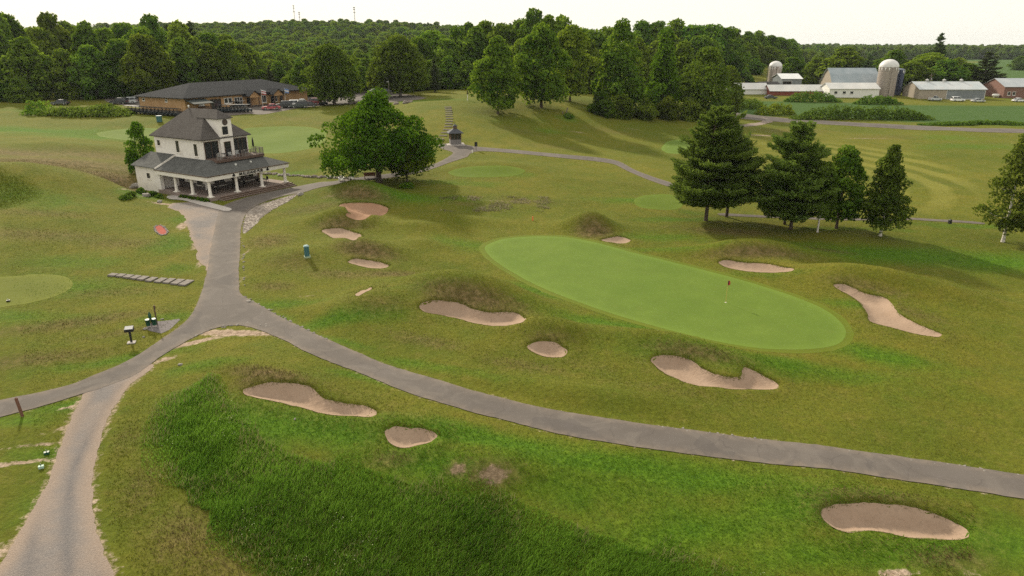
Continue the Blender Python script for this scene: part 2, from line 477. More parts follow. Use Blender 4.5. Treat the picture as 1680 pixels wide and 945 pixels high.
def mown_mat(name, a, b, stripe=0.):
    t = NT(name)
    big = t.noise(.10, 4, .6); fine = t.noise(3.5, 4, .7); gr = t.noise(14, 2, .8)
    mott = t.noise(.45, 5, .7)
    c = t.mix(t.rng(big, .35, .65), a, b)
    c = t.mix(t.rng(mott, .35, .7, 0, .6), c, tuple(q * .78 for q in a))
    c = t.mix(t.rng(t.noise(.9, 4, .75), .56, .74, 0, .45), c, (b[0] * 1.15, b[1] * .98, b[2] * 1.25))
    c = t.mix(t.rng(fine, .3, .7, 0, .4), c, tuple(q * .7 for q in a))
    if stripe:
        wave = t.n('ShaderNodeTexWave', wave_type='BANDS', bands_direction='X'); wave.inputs['Scale'].default_value = .11; wave.inputs['Distortion'].default_value = .6
        mp = t.n('ShaderNodeMapping'); t.put(mp.inputs[0], t.pos()); mp.inputs['Rotation'].default_value = (0, 0, stripe)
        t.put(wave.inputs['Vector'], mp.outputs[0])
        c = t.mix(t.rng(wave.outputs['Fac'], .35, .65, 0, .22), c, tuple(q * 1.3 for q in b))
    c = t.mix(t.math('MULTIPLY', t.attr('edge'), .35), c, tuple(q * 1.25 for q in b))
    return t.pbr(c, .9, 0, t.bump(t.math('ADD', fine, gr), .25, .05), .1)

def sand_mat(name, a, b):
    t = NT(name)
    c = t.mix(t.rng(t.noise(.5, 4, .6), .3, .7), a, b)
    c = t.mix(t.rng(t.noise(5, 4, .75), .5, .75, 0, .5), c, tuple(q * .62 for q in a))
    c = t.mix(t.rng(t.noise(30, 2, .8), .35, .7, 0, .35), c, tuple(q * .8 for q in a))
    rake = t.n('ShaderNodeTexWave', wave_type='RINGS'); rake.inputs['Scale'].default_value = .8; rake.inputs['Distortion'].default_value = 9; rake.inputs['Detail'].default_value = 3
    t.put(rake.inputs['Vector'], t.scaled(t.pos(), (1, 1.4, .2)))
    h = t.math('ADD', t.math('MULTIPLY', rake.outputs['Fac'], .10), t.noise(3.5, 5, .7))
    return t.pbr(c, .95, 0, t.bump(h, .5, .10), .1)

def asphalt_mat():
    t = NT('worn_asphalt')
    c = t.mix(t.rng(t.noise(.12, 4, .6), .35, .65), (.112, .097, .086), (.140, .122, .108))
    c = t.mix(t.rng(t.noise(.9, 5, .7), .5, .75, 0, .6), c, (.155, .135, .125))
    c = t.mix(t.rng(t.noise(22, 3, .8), .35, .7, 0, .5), c, (.085, .075, .072))
    crack = t.n('ShaderNodeTexVoronoi', feature='DISTANCE_TO_EDGE'); crack.inputs['Scale'].default_value = .23
    vx = t.n('ShaderNodeVectorMath', operation='ADD'); t.put(vx.inputs[0], t.pos())
    nz = t.n('ShaderNodeTexNoise'); nz.inputs['Scale'].default_value = .8; t.put(nz.inputs['Vector'], t.pos()); t.put(vx.inputs[1], nz.outputs['Color'])
    t.put(crack.inputs['Vector'], vx.outputs[0])
    c = t.mix(t.rng(crack.outputs['Distance'], .002, .010, .3, 0), c, (.06, .052, .05))
    c = t.mix(t.rng(t.noise(.35, 3, .6, vec=t.scaled(t.pos(), (1, 1, .2)), dist=1.5), .5, .62, 0, .35), c, (.176, .154, .136))
    patch = t.n('ShaderNodeTexVoronoi'); patch.inputs['Scale'].default_value = .16; t.put(patch.inputs['Vector'], vx.outputs[0])
    c = t.mix(t.rng(patch.outputs['Color'], .72, .74, 0, .35), c, (.078, .070, .068))
    ed = t.attr('edge')
    c = t.mix(t.math('MULTIPLY', ed, t.rng(t.noise(1.6, 4, .7), .4, .6, .05, .4)), c, (.265, .205, .155))
    return t.pbr(c, .85, 0, t.bump(t.noise(40, 2), .3, .02), .1)

def gravel_mat(name='gravel_track', warm=1.):
    t = NT(name)
    ed = t.attr('edge')
    c = t.mix(t.rng(t.noise(.25, 4, .65), .38, .62), (.190, .172, .166), (.285, .225, .185))
    tr = t.attr('rut')
    c = t.mix(t.math('MULTIPLY', tr, t.rng(t.noise(.5, 3), .3, .6, .5, 1.)), c, (.125, .118, .122))
    c = t.mix(t.math('MULTIPLY', ed, .9), c, (.330, .245, .185))
    vo = t.n('ShaderNodeTexVoronoi'); vo.inputs['Scale'].default_value = 20; t.put(vo.inputs['Vector'], t.pos())
    c = t.mix(t.rng(vo.outputs['Distance'], .2, .6, 0, .35), c, (.11, .10, .095))
    c = t.mix(t.rng(t.noise(24, 2, .8), .5, .75, 0, .5), c, (.50, .44, .39))
    return t.pbr(c, .95, 0, t.bump(t.math('ADD', vo.outputs['Distance'], t.noise(10, 3)), .6, .05), .1)

# ------------------------------------------------------------------ mesh helpers
def tag(o, label=None, cat=None, group=None, kind=None):
    if label: o['label'] = label
    if cat: o['category'] = cat
    if group: o['group'] = group
    if kind: o['kind'] = kind
    return o

def empty(name, loc, rz=0., label=None, cat=None, group=None):
    o = bpy.data.objects.new(name, None); COL.objects.link(o)
    o.location = loc; o.rotation_euler = (0, 0, rz); o.empty_display_size = .3
    return tag(o, label, cat, group)

def link(name, me, m, parent=None):
    o = bpy.data.objects.new(name, me); COL.objects.link(o)
    if m is not None and not me.materials: me.materials.append(m)
    if parent is not None: o.parent = parent
    return o

def copy_tree(o, parent=None):
    c = o.copy(); COL.objects.link(c); c.parent = parent
    for ch in o.children: copy_tree(ch, c)
    return c

def np_mesh(name, V, F, tint=None, smooth=False):
    """V (n,3); F (m,k) all faces of k corners"""
    me = bpy.data.meshes.new(name)
    V = np.ascontiguousarray(V, np.float32); F = np.ascontiguousarray(F, np.int32)
    m, k = F.shape
    me.vertices.add(len(V)); me.vertices.foreach_set('co', V.ravel())
    me.loops.add(m * k); me.loops.foreach_set('vertex_index', F.ravel())
    me.polygons.add(m); me.polygons.foreach_set('loop_start', np.arange(0, m * k, k, dtype=np.int32))
    if smooth: me.polygons.foreach_set('use_smooth', np.ones(m, bool))
    me.update(calc_edges=True); me.validate()
    if tint is not None:
        a = me.attributes.new('tint', 'FLOAT', 'FACE'); a.data.foreach_set('value', np.ascontiguousarray(tint, np.float32))
    return me

class MB:
    def __init__(s): s.v = []; s.f = []; s.sm = []
    def add(s, verts, faces, smooth=False):
        b = len(s.v); s.v += [tuple(map(float, q)) for q in verts]
        s.f += [tuple(b + i for i in f) for f in faces]; s.sm += [smooth] * len(faces)
        return s
    def box(s, x0, x1, y0, y1, z0, z1):
        return s.add([(x0, y0, z0), (x1, y0, z0), (x1, y1, z0), (x0, y1, z0), (x0, y0, z1), (x1, y0, z1), (x1, y1, z1), (x0, y1, z1)],
                     [(3, 2, 1, 0), (4, 5, 6, 7), (0, 1, 5, 4), (1, 2, 6, 5), (2, 3, 7, 6), (3, 0, 4, 7)])
    def slab(s, pts, th, d=(0, 0, -1)):
        """polygon with thickness"""
        n = len(pts); p = [Vector(q) for q in pts]; q = [a + Vector(d) * th for a in p]
        return s.add(p + q, [tuple(range(n)), tuple(range(2 * n - 1, n - 1, -1))] + [(i, n + i, n + (i + 1) % n, (i + 1) % n) for i in range(n)])
    def lathe(s, prof, c=(0, 0, 0), n=14, ax=(0, 0, 1), smooth=True):
        ax = Vector(ax).normalized(); a = ax.orthogonal().normalized(); b = ax.cross(a); c = Vector(c)
        vs = []
        for r, z in prof:
            for i in range(n):
                t = 2 * math.pi * i / n
                vs.append(c + ax * z + (a * math.cos(t) + b * math.sin(t)) * max(r, 1e-4))
        fs = [(k * n + i, k * n + (i + 1) % n, (k + 1) * n + (i + 1) % n, (k + 1) * n + i) for k in range(len(prof) - 1) for i in range(n)]
        s.add(vs, fs, smooth)
        m = len(prof) - 1
        return s.add(vs[:n] + vs[m * n:], [tuple(range(n - 1, -1, -1)), tuple(range(n, 2 * n))])
    def tube(s, pts, rad, n=7, smooth=True):
        p = [Vector(q) for q in pts]; r = rad if hasattr(rad, '__len__') else [rad] * len(p)
        vs = []; pa = None
        for i, q in enumerate(p):
            d = (p[min(i + 1, len(p) - 1)] - p[max(i - 1, 0)]).normalized()
            a = d.orthogonal().normalized() if pa is None else (pa - d * pa.dot(d)).normalized()
            pa = a; b = d.cross(a)
            for k in range(n):
                t = 2 * math.pi * k / n
                vs.append(q + (a * math.cos(t) + b * math.sin(t)) * r[i])
        N = len(p)
        fs = [(k * n + i, k * n + (i + 1) % n, (k + 1) * n + (i + 1) % n, (k + 1) * n + i) for k in range(N - 1) for i in range(n)]
        s.add(vs, fs, smooth)
        return s.add(vs[:n] + vs[-n:], [tuple(range(n - 1, -1, -1)), tuple(range(n, 2 * n))])
    def bar(s, a, b, w=.05, h=None):
        """square bar between two points"""
        a, b = Vector(a), Vector(b); d = (b - a).normalized(); h = h or w
        x = d.cross(Vector((0, 0, 1)))
        x = x.normalized() if x.length > 1e-4 else Vector((1, 0, 0))
        y = x.cross(d); vs = []
        for q in (a, b):
            for i, j in ((-1, -1), (1, -1), (1, 1), (-1, 1)): vs.append(q + x * i * w / 2 + y * j * h / 2)
        return s.add(vs, [(3, 2, 1, 0), (4, 5, 6, 7), (0, 1, 5, 4), (1, 2, 6, 5), (2, 3, 7, 6), (3, 0, 4, 7)])
    def mesh(s, name):
        me = bpy.data.meshes.new(name); me.from_pydata(s.v, [], s.f); me.update()
        me.polygons.foreach_set('use_smooth', s.sm)
        return me
    def build(s, name, m, parent=None):
        return link(name, s.mesh(name), m, parent)

def rock_mesh(name, r, seed, flat=.65):
    import bmesh
    bm = bmesh.new(); bmesh.ops.create_icosphere(bm, subdivisions=2, radius=1)
    rr = random.Random(seed); ph = [rr.uniform(0, 6) for _ in range(6)]
    for v in bm.verts:
        c = v.co.copy()
        k = 1 + .22 * math.sin(c.x * 2.3 + ph[0]) * math.cos(c.y * 2.1 + ph[1]) + .14 * math.sin(c.z * 4 + c.x * 3 + ph[2]) + rr.uniform(-.06, .06)
        v.co = Vector((c.x * k * r, c.y * k * r * .8, c.z * k * r * flat))
    me = bpy.data.meshes.new(name); bm.to_mesh(me); bm.free()
    return me

# ------------------------------------------------------------------ the ground
def blobs(lst, fn=Hg):
    """soft patches on the ground: px, py, half size across, half size along (m), turn, strength"""
    out = np.zeros_like(Z)
    for q in lst:
        a, b, L1, L2, rot, st = q
        w = survey(fn, [a], [b])[0]
        m = (np.abs(GX - w[0]) < 3.2 * max(L1, L2)) & (np.abs(GY - w[1]) < 3.2 * max(L1, L2))
        x, y = GX[m] - w[0], GY[m] - w[1]
        c, s = math.cos(R(rot)), math.sin(R(rot))
        u, v = (x * c + y * s) / L1, (-x * s + y * c) / L2
        out[m] = np.maximum(out[m], st * np.exp(-(u * u + v * v)))
    return out

DRY = blobs([(770,488,6,1.6,-18,.95),(735,487,3,1.4,0,.8),(830,498,3,1,-15,.7),(900,553,2.6,.9,-12,.6),(1140,577,5,.9,-18,.75),(975,379,2.8,2.0,-15,1.0),(590,318,5.5,2,-15,1.0),
  (560,367,4,1.4,0,.9),(600,412,4.5,1.6,-15,.95),(640,450,5,1.5,0,.75),(520,340,7,3,30,.55),(440,395,3.5,4,0,.65),(480,430,4.5,3,0,.5),(560,450,5,2,0,.6),(450,470,3,1.5,0,.6),
  (1240,413,7,1.2,-4,.9),(1350,410,5,1.5,-5,.6),(1420,470,5,1,-30,.65),(1500,515,4,2,-40,.5),(1200,380,7,2,-5,.75),(1100,372,4,1.5,0,.4),
  (700,560,5,1.4,-20,.55),(860,600,5,1.5,-20,.5),(960,600,4,1.5,-20,.35),(1100,640,8,1.6,-15,.35),(620,500,4,2,20,.45),
  (100,268,18,8,10,.9),(185,290,9,6,0,.95),(30,252,14,5,0,.85),(150,255,14,5,0,.75),(50,385,13,3,10,.55),(200,400,8,3,0,.5),(120,530,9,1.6,25,.62),(50,590,7,1.6,22,.6),(200,545,5,1,25,.5),(180,480,6,1.5,10,.45),(70,350,8,2,10,.5),
  (440,612,4,.8,-15,.9),(410,625,1.6,1,0,.7),(1360,850,1.2,1.2,0,.6),(1420,815,5,.5,-6,.6),(300,880,2.5,3.5,30,.6),(230,800,1.6,4,20,.45),(210,720,1.5,3,20,.4),(360,930,3,2,0,.5),
  (640,755,2.2,.9,0,.55),(1560,920,3,1,0,.6),(1250,800,4,1,0,.25),(806,778,2.0,1.0,0,.8),(752,770,1.2,.8,0,.7),(660,195,9,5,0,.4),(560,200,10,5,0,.5),(480,195,9,4,0,.45),(1000,215,9,4,0,.45),(900,240,12,4,0,.4),(850,215,10,5,0,.4),
  (1300,215,14,6,0,.55),(1450,225,14,5,0,.45),(1150,330,5,3,0,.3),(1030,300,8,3,0,.3),(850,330,9,2.5,0,.45),(770,335,5,1.5,0,.5),(1560,300,9,4,0,.3),(700,440,2,1,0,.3),(330,280,4,4,0,.6)])
DRY = np.maximum(DRY, .28 * LIP)
LUSH_SHADE = blobs([(1480,420,14,3.5,-3,.95),(1640,430,10,4,0,.9),(1300,400,8,2,0,.5),(1090,390,7,1.6,-5,.6),(1150,350,7,2,0,.35),(640,318,9,2.6,0,.85),(720,325,8,2.5,0,.5),(760,400,5,2,-30,.6),  # lush grass; also tree shade painted into the turf, as before the birch row
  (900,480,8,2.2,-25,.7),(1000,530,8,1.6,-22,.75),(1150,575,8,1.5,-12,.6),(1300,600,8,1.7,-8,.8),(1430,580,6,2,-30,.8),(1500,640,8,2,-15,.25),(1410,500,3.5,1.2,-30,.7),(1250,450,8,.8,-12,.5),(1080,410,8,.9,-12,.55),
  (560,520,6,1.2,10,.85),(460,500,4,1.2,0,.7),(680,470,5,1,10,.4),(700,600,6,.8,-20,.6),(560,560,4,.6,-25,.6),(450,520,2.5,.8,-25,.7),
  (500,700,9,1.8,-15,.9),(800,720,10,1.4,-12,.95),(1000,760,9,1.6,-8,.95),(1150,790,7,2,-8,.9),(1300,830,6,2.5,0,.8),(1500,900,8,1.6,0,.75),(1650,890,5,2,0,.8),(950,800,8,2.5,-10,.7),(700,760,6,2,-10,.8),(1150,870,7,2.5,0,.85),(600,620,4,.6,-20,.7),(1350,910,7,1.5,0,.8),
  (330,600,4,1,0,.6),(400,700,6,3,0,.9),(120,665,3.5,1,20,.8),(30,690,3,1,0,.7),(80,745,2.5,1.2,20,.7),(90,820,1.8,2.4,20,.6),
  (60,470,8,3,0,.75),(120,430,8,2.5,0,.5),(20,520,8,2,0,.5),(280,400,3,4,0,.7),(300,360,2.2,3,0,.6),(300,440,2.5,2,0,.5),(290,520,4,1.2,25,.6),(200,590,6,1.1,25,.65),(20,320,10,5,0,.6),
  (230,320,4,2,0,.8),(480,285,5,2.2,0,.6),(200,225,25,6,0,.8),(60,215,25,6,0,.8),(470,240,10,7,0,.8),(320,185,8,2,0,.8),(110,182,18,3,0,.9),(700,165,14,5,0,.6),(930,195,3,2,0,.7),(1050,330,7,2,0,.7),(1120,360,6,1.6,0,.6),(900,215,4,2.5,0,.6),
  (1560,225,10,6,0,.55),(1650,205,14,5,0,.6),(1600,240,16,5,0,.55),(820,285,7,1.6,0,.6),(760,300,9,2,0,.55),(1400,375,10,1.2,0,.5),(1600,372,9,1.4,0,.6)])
DIRT = blobs([(808,778,1.1,.6,0,1.1),(752,770,.7,.5,0,.95),(1470,940,1.2,.35,0,1.0),(1590,938,.9,.5,0,.6),(380,546,4.4,.75,-4,1.1),(430,547,1.8,.5,-25,.95),(318,562,3.2,.6,28,1.0),(270,590,1.2,.6,35,.8),
  (500,486,1.8,.35,0,.62),(460,545,2,.25,-30,.7),(60,730,2.6,.26,22,.8),(25,760,3.0,.30,22,.9),(110,700,2.4,.25,45,.75),(60,850,.9,1.6,20,.7),(20,900,1.6,1.2,20,.7),(130,665,2.0,.35,30,.8),
  (275,335,3.4,.7,-10,.95),(300,370,.9,2.6,15,.85),(325,400,.7,3,12,.9),(330,430,.5,2.5,12,.8),(190,295,.7,3,-20,.62),(205,310,.6,2,-20,.62),(230,322,2,.5,0,.6),(1260,198,5,2.2,0,.8),(1250,222,6,1.8,0,.8),(1420,227,10,1.0,0,.62),
  (400,420,.3,5,5,.62),(398,460,.3,3,0,.6),(410,340,1,2,-30,.6),(700,500,.5,.4,0,.0),(970,262,5,.5,-10,.55),(1050,213,7,.7,8,.6),(950,217,6,.7,8,.6),(540,322,2.6,.6,-10,.55),(820,330,5,.7,-3,.5),(560,292,1.2,.4,0,.6),(1100,303,2,.5,0,.5)])
gm_ = (GY > 15) & (GY < 135) & (np.abs(GX) < 100)
road_d = np.full(Z.shape, 99.); road_d[gm_] = sdist(ASPHALT, GX[gm_], GY[gm_]); grav_d = np.full(Z.shape, 99.); grav_d[gm_] = sdist(GRAVEL, GX[gm_], GY[gm_])
SANK = np.maximum(SANK, .10 * sstep(-.45, -.9, road_d)); SANK = np.maximum(SANK, .10 * sstep(-.45, -.9, grav_d))
DIRT = np.maximum(DIRT, .60 * np.exp(-(np.maximum(grav_d, 0) / .5) ** 2)); DIRT = np.maximum(DIRT, .48 * np.exp(-(np.maximum(road_d, 0) / .35) ** 2))
far_w = sstep(240, 300, GY)
CROP = np.zeros_like(Z)
SOY = outline([(1200,186),(1300,190),(1420,196),(1540,203),(1680,206),(1900,212),(1900,176),(1680,174),(1480,172),(1440,170),(1330,168),(1215,166)], Hg, 4)
CROP = sstep(1.0, -1.5, sdist(SOY, GX, GY)) * (GY < 420)
CROP = np.maximum(CROP, sstep(300, 360, GY) * sstep(110, 170, GX - GY * .16) * (vnoise(GX, GY, .004, 9) > .32))
CROP = np.maximum(CROP, far_w * .0)
swc = at_z(1215, 282, 1.2)
STRIPE_C = (float(swc[0]), float(swc[1]) * .92, 0)
FAIRW = outline([(1120,262),(1180,225),(1300,232),(1430,240),(1540,265),(1600,300),(1590,335),(1500,352),(1380,345),(1240,345),(1150,320),(1050,300),(960,245),(900,232),(1000,222),(1080,232)], Hg, 4)
STRIPE = sstep(2.5, -4, sdist(FAIRW, GX, GY)) * (.08 + .62 * sstep(45, 75, GX)) * (GY < 260)

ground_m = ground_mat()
ny, nx = Z.shape
idx = np.arange(nx * ny).reshape(ny, nx)
F = np.stack([idx[:-1, :-1], idx[:-1, 1:], idx[1:, 1:], idx[1:, :-1]], -1).reshape(-1, 4)
gme = np_mesh('ground', np.stack([GX, GY, Z - SANK], -1).reshape(-1, 3), F, smooth=True)
for nm, arr in (('dry', DRY), ('lush', LUSH_SHADE), ('dirt', DIRT), ('crop', CROP), ('stripe', STRIPE)):
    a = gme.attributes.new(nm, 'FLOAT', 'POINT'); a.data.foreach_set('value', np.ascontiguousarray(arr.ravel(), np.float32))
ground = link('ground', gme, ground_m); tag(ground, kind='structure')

def resample(poly, step):
    p = np.vstack([poly, poly[:1]]); L = np.linalg.norm(np.diff(p, axis=0), axis=1); s = np.concatenate([[0], np.cumsum(L)])
    n = max(8, int(s[-1] / step)); q = np.linspace(0, s[-1], n, endpoint=False)
    return np.stack([np.interp(q, s, p[:, 0]), np.interp(q, s, p[:, 1])], 1)

def sheet(name, poly, lift, res, m, edge_w=1.0, wob=0., rut=None, hfun=Hg):
    """a surface laid on the ground inside an outline"""
    b = resample(poly, min(res * .8, .45 if res < 1 else 9))
    if wob:
        d = np.roll(b, -1, 0) - np.roll(b, 1, 0); nn = np.stack([d[:, 1], -d[:, 0]], 1) / (np.linalg.norm(d, axis=1, keepdims=True) + 1e-9)
        b = b + nn * ((vnoise(b[:, 0], b[:, 1], .45, 4) - .5) * 1.6 * wob + (vnoise(b[:, 0], b[:, 1], 1.3, 7) - .5) * .8 * wob + (vnoise(b[:, 0], b[:, 1], 4.1, 6) - .5) * wob)[:, None]
    x0, y0 = b.min(0); x1, y1 = b.max(0)
    gx, gy = np.meshgrid(np.arange(x0, x1, res), np.arange(y0, y1, res)); gx = gx.ravel(); gy = gy.ravel()
    gx = gx + rng.uniform(-.2, .2, len(gx)) * res; gy = gy + rng.uniform(-.2, .2, len(gy)) * res
    d = sdist(b, gx, gy); k = d < -res * .45
    pts = [Vector((float(a), float(c))) for a, c in b] + [Vector((float(a), float(c))) for a, c in zip(gx[k], gy[k])]
    n = len(b)
    vo, eo, fo, *_ = delaunay_2d_cdt(pts, [(i, (i + 1) % n) for i in range(n)], [], 1, 1e-5)
    v = np.array([(q.x, q.y) for q in vo])
    tri = np.array([f for f in fo if len(f) == 3])
    cen = v[tri].mean(1); tri = tri[inside(b, cen[:, 0], cen[:, 1])]
    zz = hfun(v[:, 0], v[:, 1]) + lift
    sd_ = np.abs(sdist(b, v[:, 0], v[:, 1]))
    zz = zz - (sd_ < 1e-3) * min(lift * .6, .02)
    me = np_mesh(name, np.column_stack([v, zz]), tri, smooth=True)
    a = me.attributes.new('edge', 'FLOAT', 'POINT'); a.data.foreach_set('value', (1 - sstep(0, edge_w, sd_)).astype(np.float32))
    if rut is not None:
        a = me.attributes.new('rut', 'FLOAT', 'POINT'); a.data.foreach_set('value', rut(v[:, 0], v[:, 1]).astype(np.float32))
    return link(name, me, m)

def rut_fn(x, y):
    mid = catmull(survey(Hg, np.array([200, 160, 122, 112, 110, 112]), np.array([632, 700, 770, 840, 900, 945])), False, 5)
    d = np.full(x.shape, 1e9)
    for q in range(len(mid) - 1):
        ax, ay = mid[q]; ex, ey = mid[q + 1] - mid[q]
        t = np.clip(((x - ax) * ex + (y - ay) * ey) / (ex * ex + ey * ey), 0, 1)
        d = np.minimum(d, np.hypot(x - ax - t * ex, y - ay - t * ey))
    return np.maximum(np.exp(-(d / .32) ** 2), .8 * np.exp(-((d - 1.6) / .35) ** 2))

asph = asphalt_mat()
tag(sheet('gravel_road', GRAVEL, .03, .28, gravel_mat(), 1.1, .14, rut_fn), 'pale gravel track running down the left edge', kind='structure')
tag(sheet('asphalt_road', ASPHALT, .06, .55, asph, .7, .07), 'grey asphalt cart road with a fork before the pub', kind='structure')
tag(sheet('farm_road', LANE, .06, 1.6, asph, 1.2, .3), 'narrow asphalt farm lane past the soy field', kind='structure')
tag(sheet('parking_lot', PARK, .06, 2.0, asph, 1.0, .1), 'asphalt parking lot before the long clubhouse', kind='structure')
green_m = mown_mat('putting_green_turf', (.110, .172, .024), (.134, .194, .030))
fair_m = mown_mat('fairway_turf', (.112, .134, .013), (.138, .152, .018))
lush_m = mown_mat('tee_turf', (.092, .142, .010), (.114, .156, .014))
fr = resample(GREEN, .8); cG = GREEN.mean(0)
COLLAR = np.array([q for q in fr]); dd = np.roll(fr, -1, 0) - np.roll(fr, 1, 0); nn = np.stack([dd[:, 1], -dd[:, 0]], 1) / np.linalg.norm(dd, axis=1, keepdims=True)
sg = 1 if ((nn * (fr - cG)).sum(1).mean() > 0) else -1
COLLAR = fr + nn * sg * .65
tag(sheet('green_collar', COLLAR, .02, .6, mown_mat('collar_turf', (.094, .128, .011), (.120, .144, .015)), 1, .12), 'mown fringe around the large putting green', kind='structure')
tag(sheet('putting_green', GREEN, .045, .6, green_m, 1, .03), 'large smooth oval putting green with a flagstick', kind='structure')
FW = outline([(1398,566),(1440,580),(1500,600),(1560,620),(1620,640),(1680,657),(1800,690),(1800,740),(1680,712),(1600,690),(1520,665),(1450,645),(1390,625),(1330,605),(1330,585),(1370,576)], Hg, 4)
def mown(nm, pts, m, lab, res=.8):
    return tag(sheet(nm, outline(pts, Hg, 5), .025, res, m, 1, .1), lab, kind='structure')
TRK = outline([(1185,350),(1260,354),(1340,357),(1420,358),(1500,357.5),(1560,361),(1610,365),(1610,368),(1560,364.5),(1500,361),(1420,361.5),(1340,360.5),(1260,357.5),(1185,354)], Hg, 4)
tag(sheet('footpath', TRK, .05, .6, asph, .3, .1), 'thin grey path behind the row of pines and birches', kind='structure')
mown('tee_box', [(-60,462),(20,453),(80,450),(115,458),(118,472),(95,485),(50,497),(0,505),(-60,515)], fair_m, 'mown tee at the left edge')
mown('tee_box', [(735,283),(760,275),(800,272),(845,274),(862,281),(845,288),(800,291),(755,290)], lush_m, 'mown tee right of the maple')
mown('tee_box', [(1040,330),(1052,322),(1080,319),(1110,322),(1120,335),(1108,344),(1070,343),(1048,339)], lush_m, 'mown tee left of the pines')
mown('practice_green', [(1085,243),(1096,232),(1120,229),(1142,232),(1140,246),(1118,252),(1095,251)], green_m, 'small green left of the tall pine', 1.)
mown('practice_green', [(395,214),(440,208),(500,208),(530,214),(535,226),(520,240),(470,250),(420,250),(400,238)], lush_m, 'putting green behind the pub', 1.)
mown('practice_green', [(160,218),(210,211),(262,211),(300,218),(285,228),(220,231),(175,226)], lush_m, 'putting green left behind the pub', 1.)
GP = outline([(283,333),(320,332),(350,338),(376,347),(366,362),(358,380),(352,400),(346,430),(342,445),(330,430),(318,400),(308,372),(295,350),(278,340)], Hg, 4)
tag(sheet('gravel_apron', GP, .03, .6, gravel_mat('gravel_apron_stone'), .7, .3, lambda x, y: 0 * x), 'gravel apron before the pub', kind='structure')
tag(sheet('gravel_spur', FORK, .06, 1.2, gravel_mat('gravel_spur_stone'), 1.2, .3, lambda x, y: 0 * x), 'gravel spur joining the farm lane', kind='structure')
BP = outline([(240,540),(246,532),(258,527),(285,524),(297,524),(285,537),(268,547),(250,545)], Hg, 4)
tag(sheet('gravel_pad', BP, .035, .4, plain('grey_gravel', (.17, .15, .15), .95, .3, 4), 1, .12), 'small grey gravel pad under the ball washer', kind='structure')

sand_m = {'sand': sand_mat('bunker_sand', (.295, .208, .148), (.365, .265, .195)), 'red': sand_mat('bunker_red_sand', (.300, .172, .108), (.350, .215, .140))}
for o, dep, lab, mt in bunk:
    b = sheet('sand_bunker', o, .035, .34, sand_m[mt], .5, .06)
    tag(b, lab, 'bunker', 'sand bunkers around the putting green')

# ------------------------------------------------------------------ vegetation
def unit(v): return v / (np.linalg.norm(v, axis=-1, keepdims=True) + 1e-9)

def leaves(C, Nrm, size, g, aspect=.75, ax=None):
    """one leaf-spray quad for each centre, tilted along its normal"""
    n = len(C)
    r = unit(g.normal(size=(n, 3)))
    a = unit(np.cross(Nrm, r)) if ax is None else ax; b = np.cross(Nrm, a)
    s = (size * g.uniform(.6, 1.35, n))[:, None]
    V = np.stack([C - a * s, C - b * s * aspect, C + a * s, C + b * s * aspect], 1)
    V += Nrm[:, None, :] * (g.uniform(-.25, .25, (n, 4, 1)) * s[:, None, :])
    return V.reshape(-1, 3), np.arange(4 * n).reshape(n, 4)

def crown_mesh(name, H, base, prof, n_clump, r_clump, n_leaf, leaf, seed, flat=.8, fill=.18, up=.25):
    """crown of leaf sprays grouped into clumps inside an outline prof(t)=radius, t from crown base 0 to top 1"""
    g = np.random.default_rng(seed)
    t = g.uniform(0, 1, n_clump * 4); rad = np.array([prof(q) for q in t])
    keep = g.uniform(0, 1, len(t)) < (rad / rad.max()) ** .8 + .06
    t, rad = t[keep][:n_clump], rad[keep][:n_clump]
    k = len(t)
    ang = g.uniform(0, 2 * math.pi, k)
    lobe = 1 + .16 * np.sin(ang * 2 + g.uniform(0, 6)) + .12 * np.sin(ang * 3 + t * 5 + g.uniform(0, 6))
    rc = r_clump * g.uniform(.65, 1.35, k)
    rr = np.maximum(rad * lobe - rc * .55, 0) * np.sqrt(g.uniform(.25, 1, k))
    cc = np.stack([rr * np.cos(ang), rr * np.sin(ang), base + t * (H - base) - rc * .35], 1)
    w = rc ** 2; cnt = np.maximum(3, (n_leaf * (1 - fill) * w / w.sum())).astype(int)
    ci = np.repeat(np.arange(k), cnt); n = len(ci)
    d = unit(g.normal(size=(n, 3))); low = d[:, 2] < -.25
    d[low, 2] *= np.where(g.uniform(size=low.sum()) < .6, -1, 1); d = unit(d)
    C = cc[ci] + d * (rc[ci] * g.uniform(.6, 1.08, n) ** .7)[:, None] * np.array([1, 1, flat])
    Nn = unit(d + g.normal(size=(n, 3)) * .55 + np.array([0, 0, up]))
    tint = np.clip(.45 + g.normal(0, .22, k)[ci] + g.normal(0, .15, n), 0, 1)
    nf = int(n_leaf * fill)
    tf = g.uniform(0, .95, nf); af = g.uniform(0, 6.283, nf); rf = np.array([prof(q) for q in tf]) * np.sqrt(g.uniform(0, .75, nf))
    Cf = np.stack([rf * np.cos(af), rf * np.sin(af), base + tf * (H - base)], 1)
    C = np.vstack([C, Cf]); Nn = np.vstack([Nn, unit(g.normal(size=(nf, 3)))]); tint = np.concatenate([tint, g.uniform(.1, .6, nf)])
    V, Fq = leaves(C, Nn, leaf, g)
    return np_mesh(name, V, Fq, tint), cc

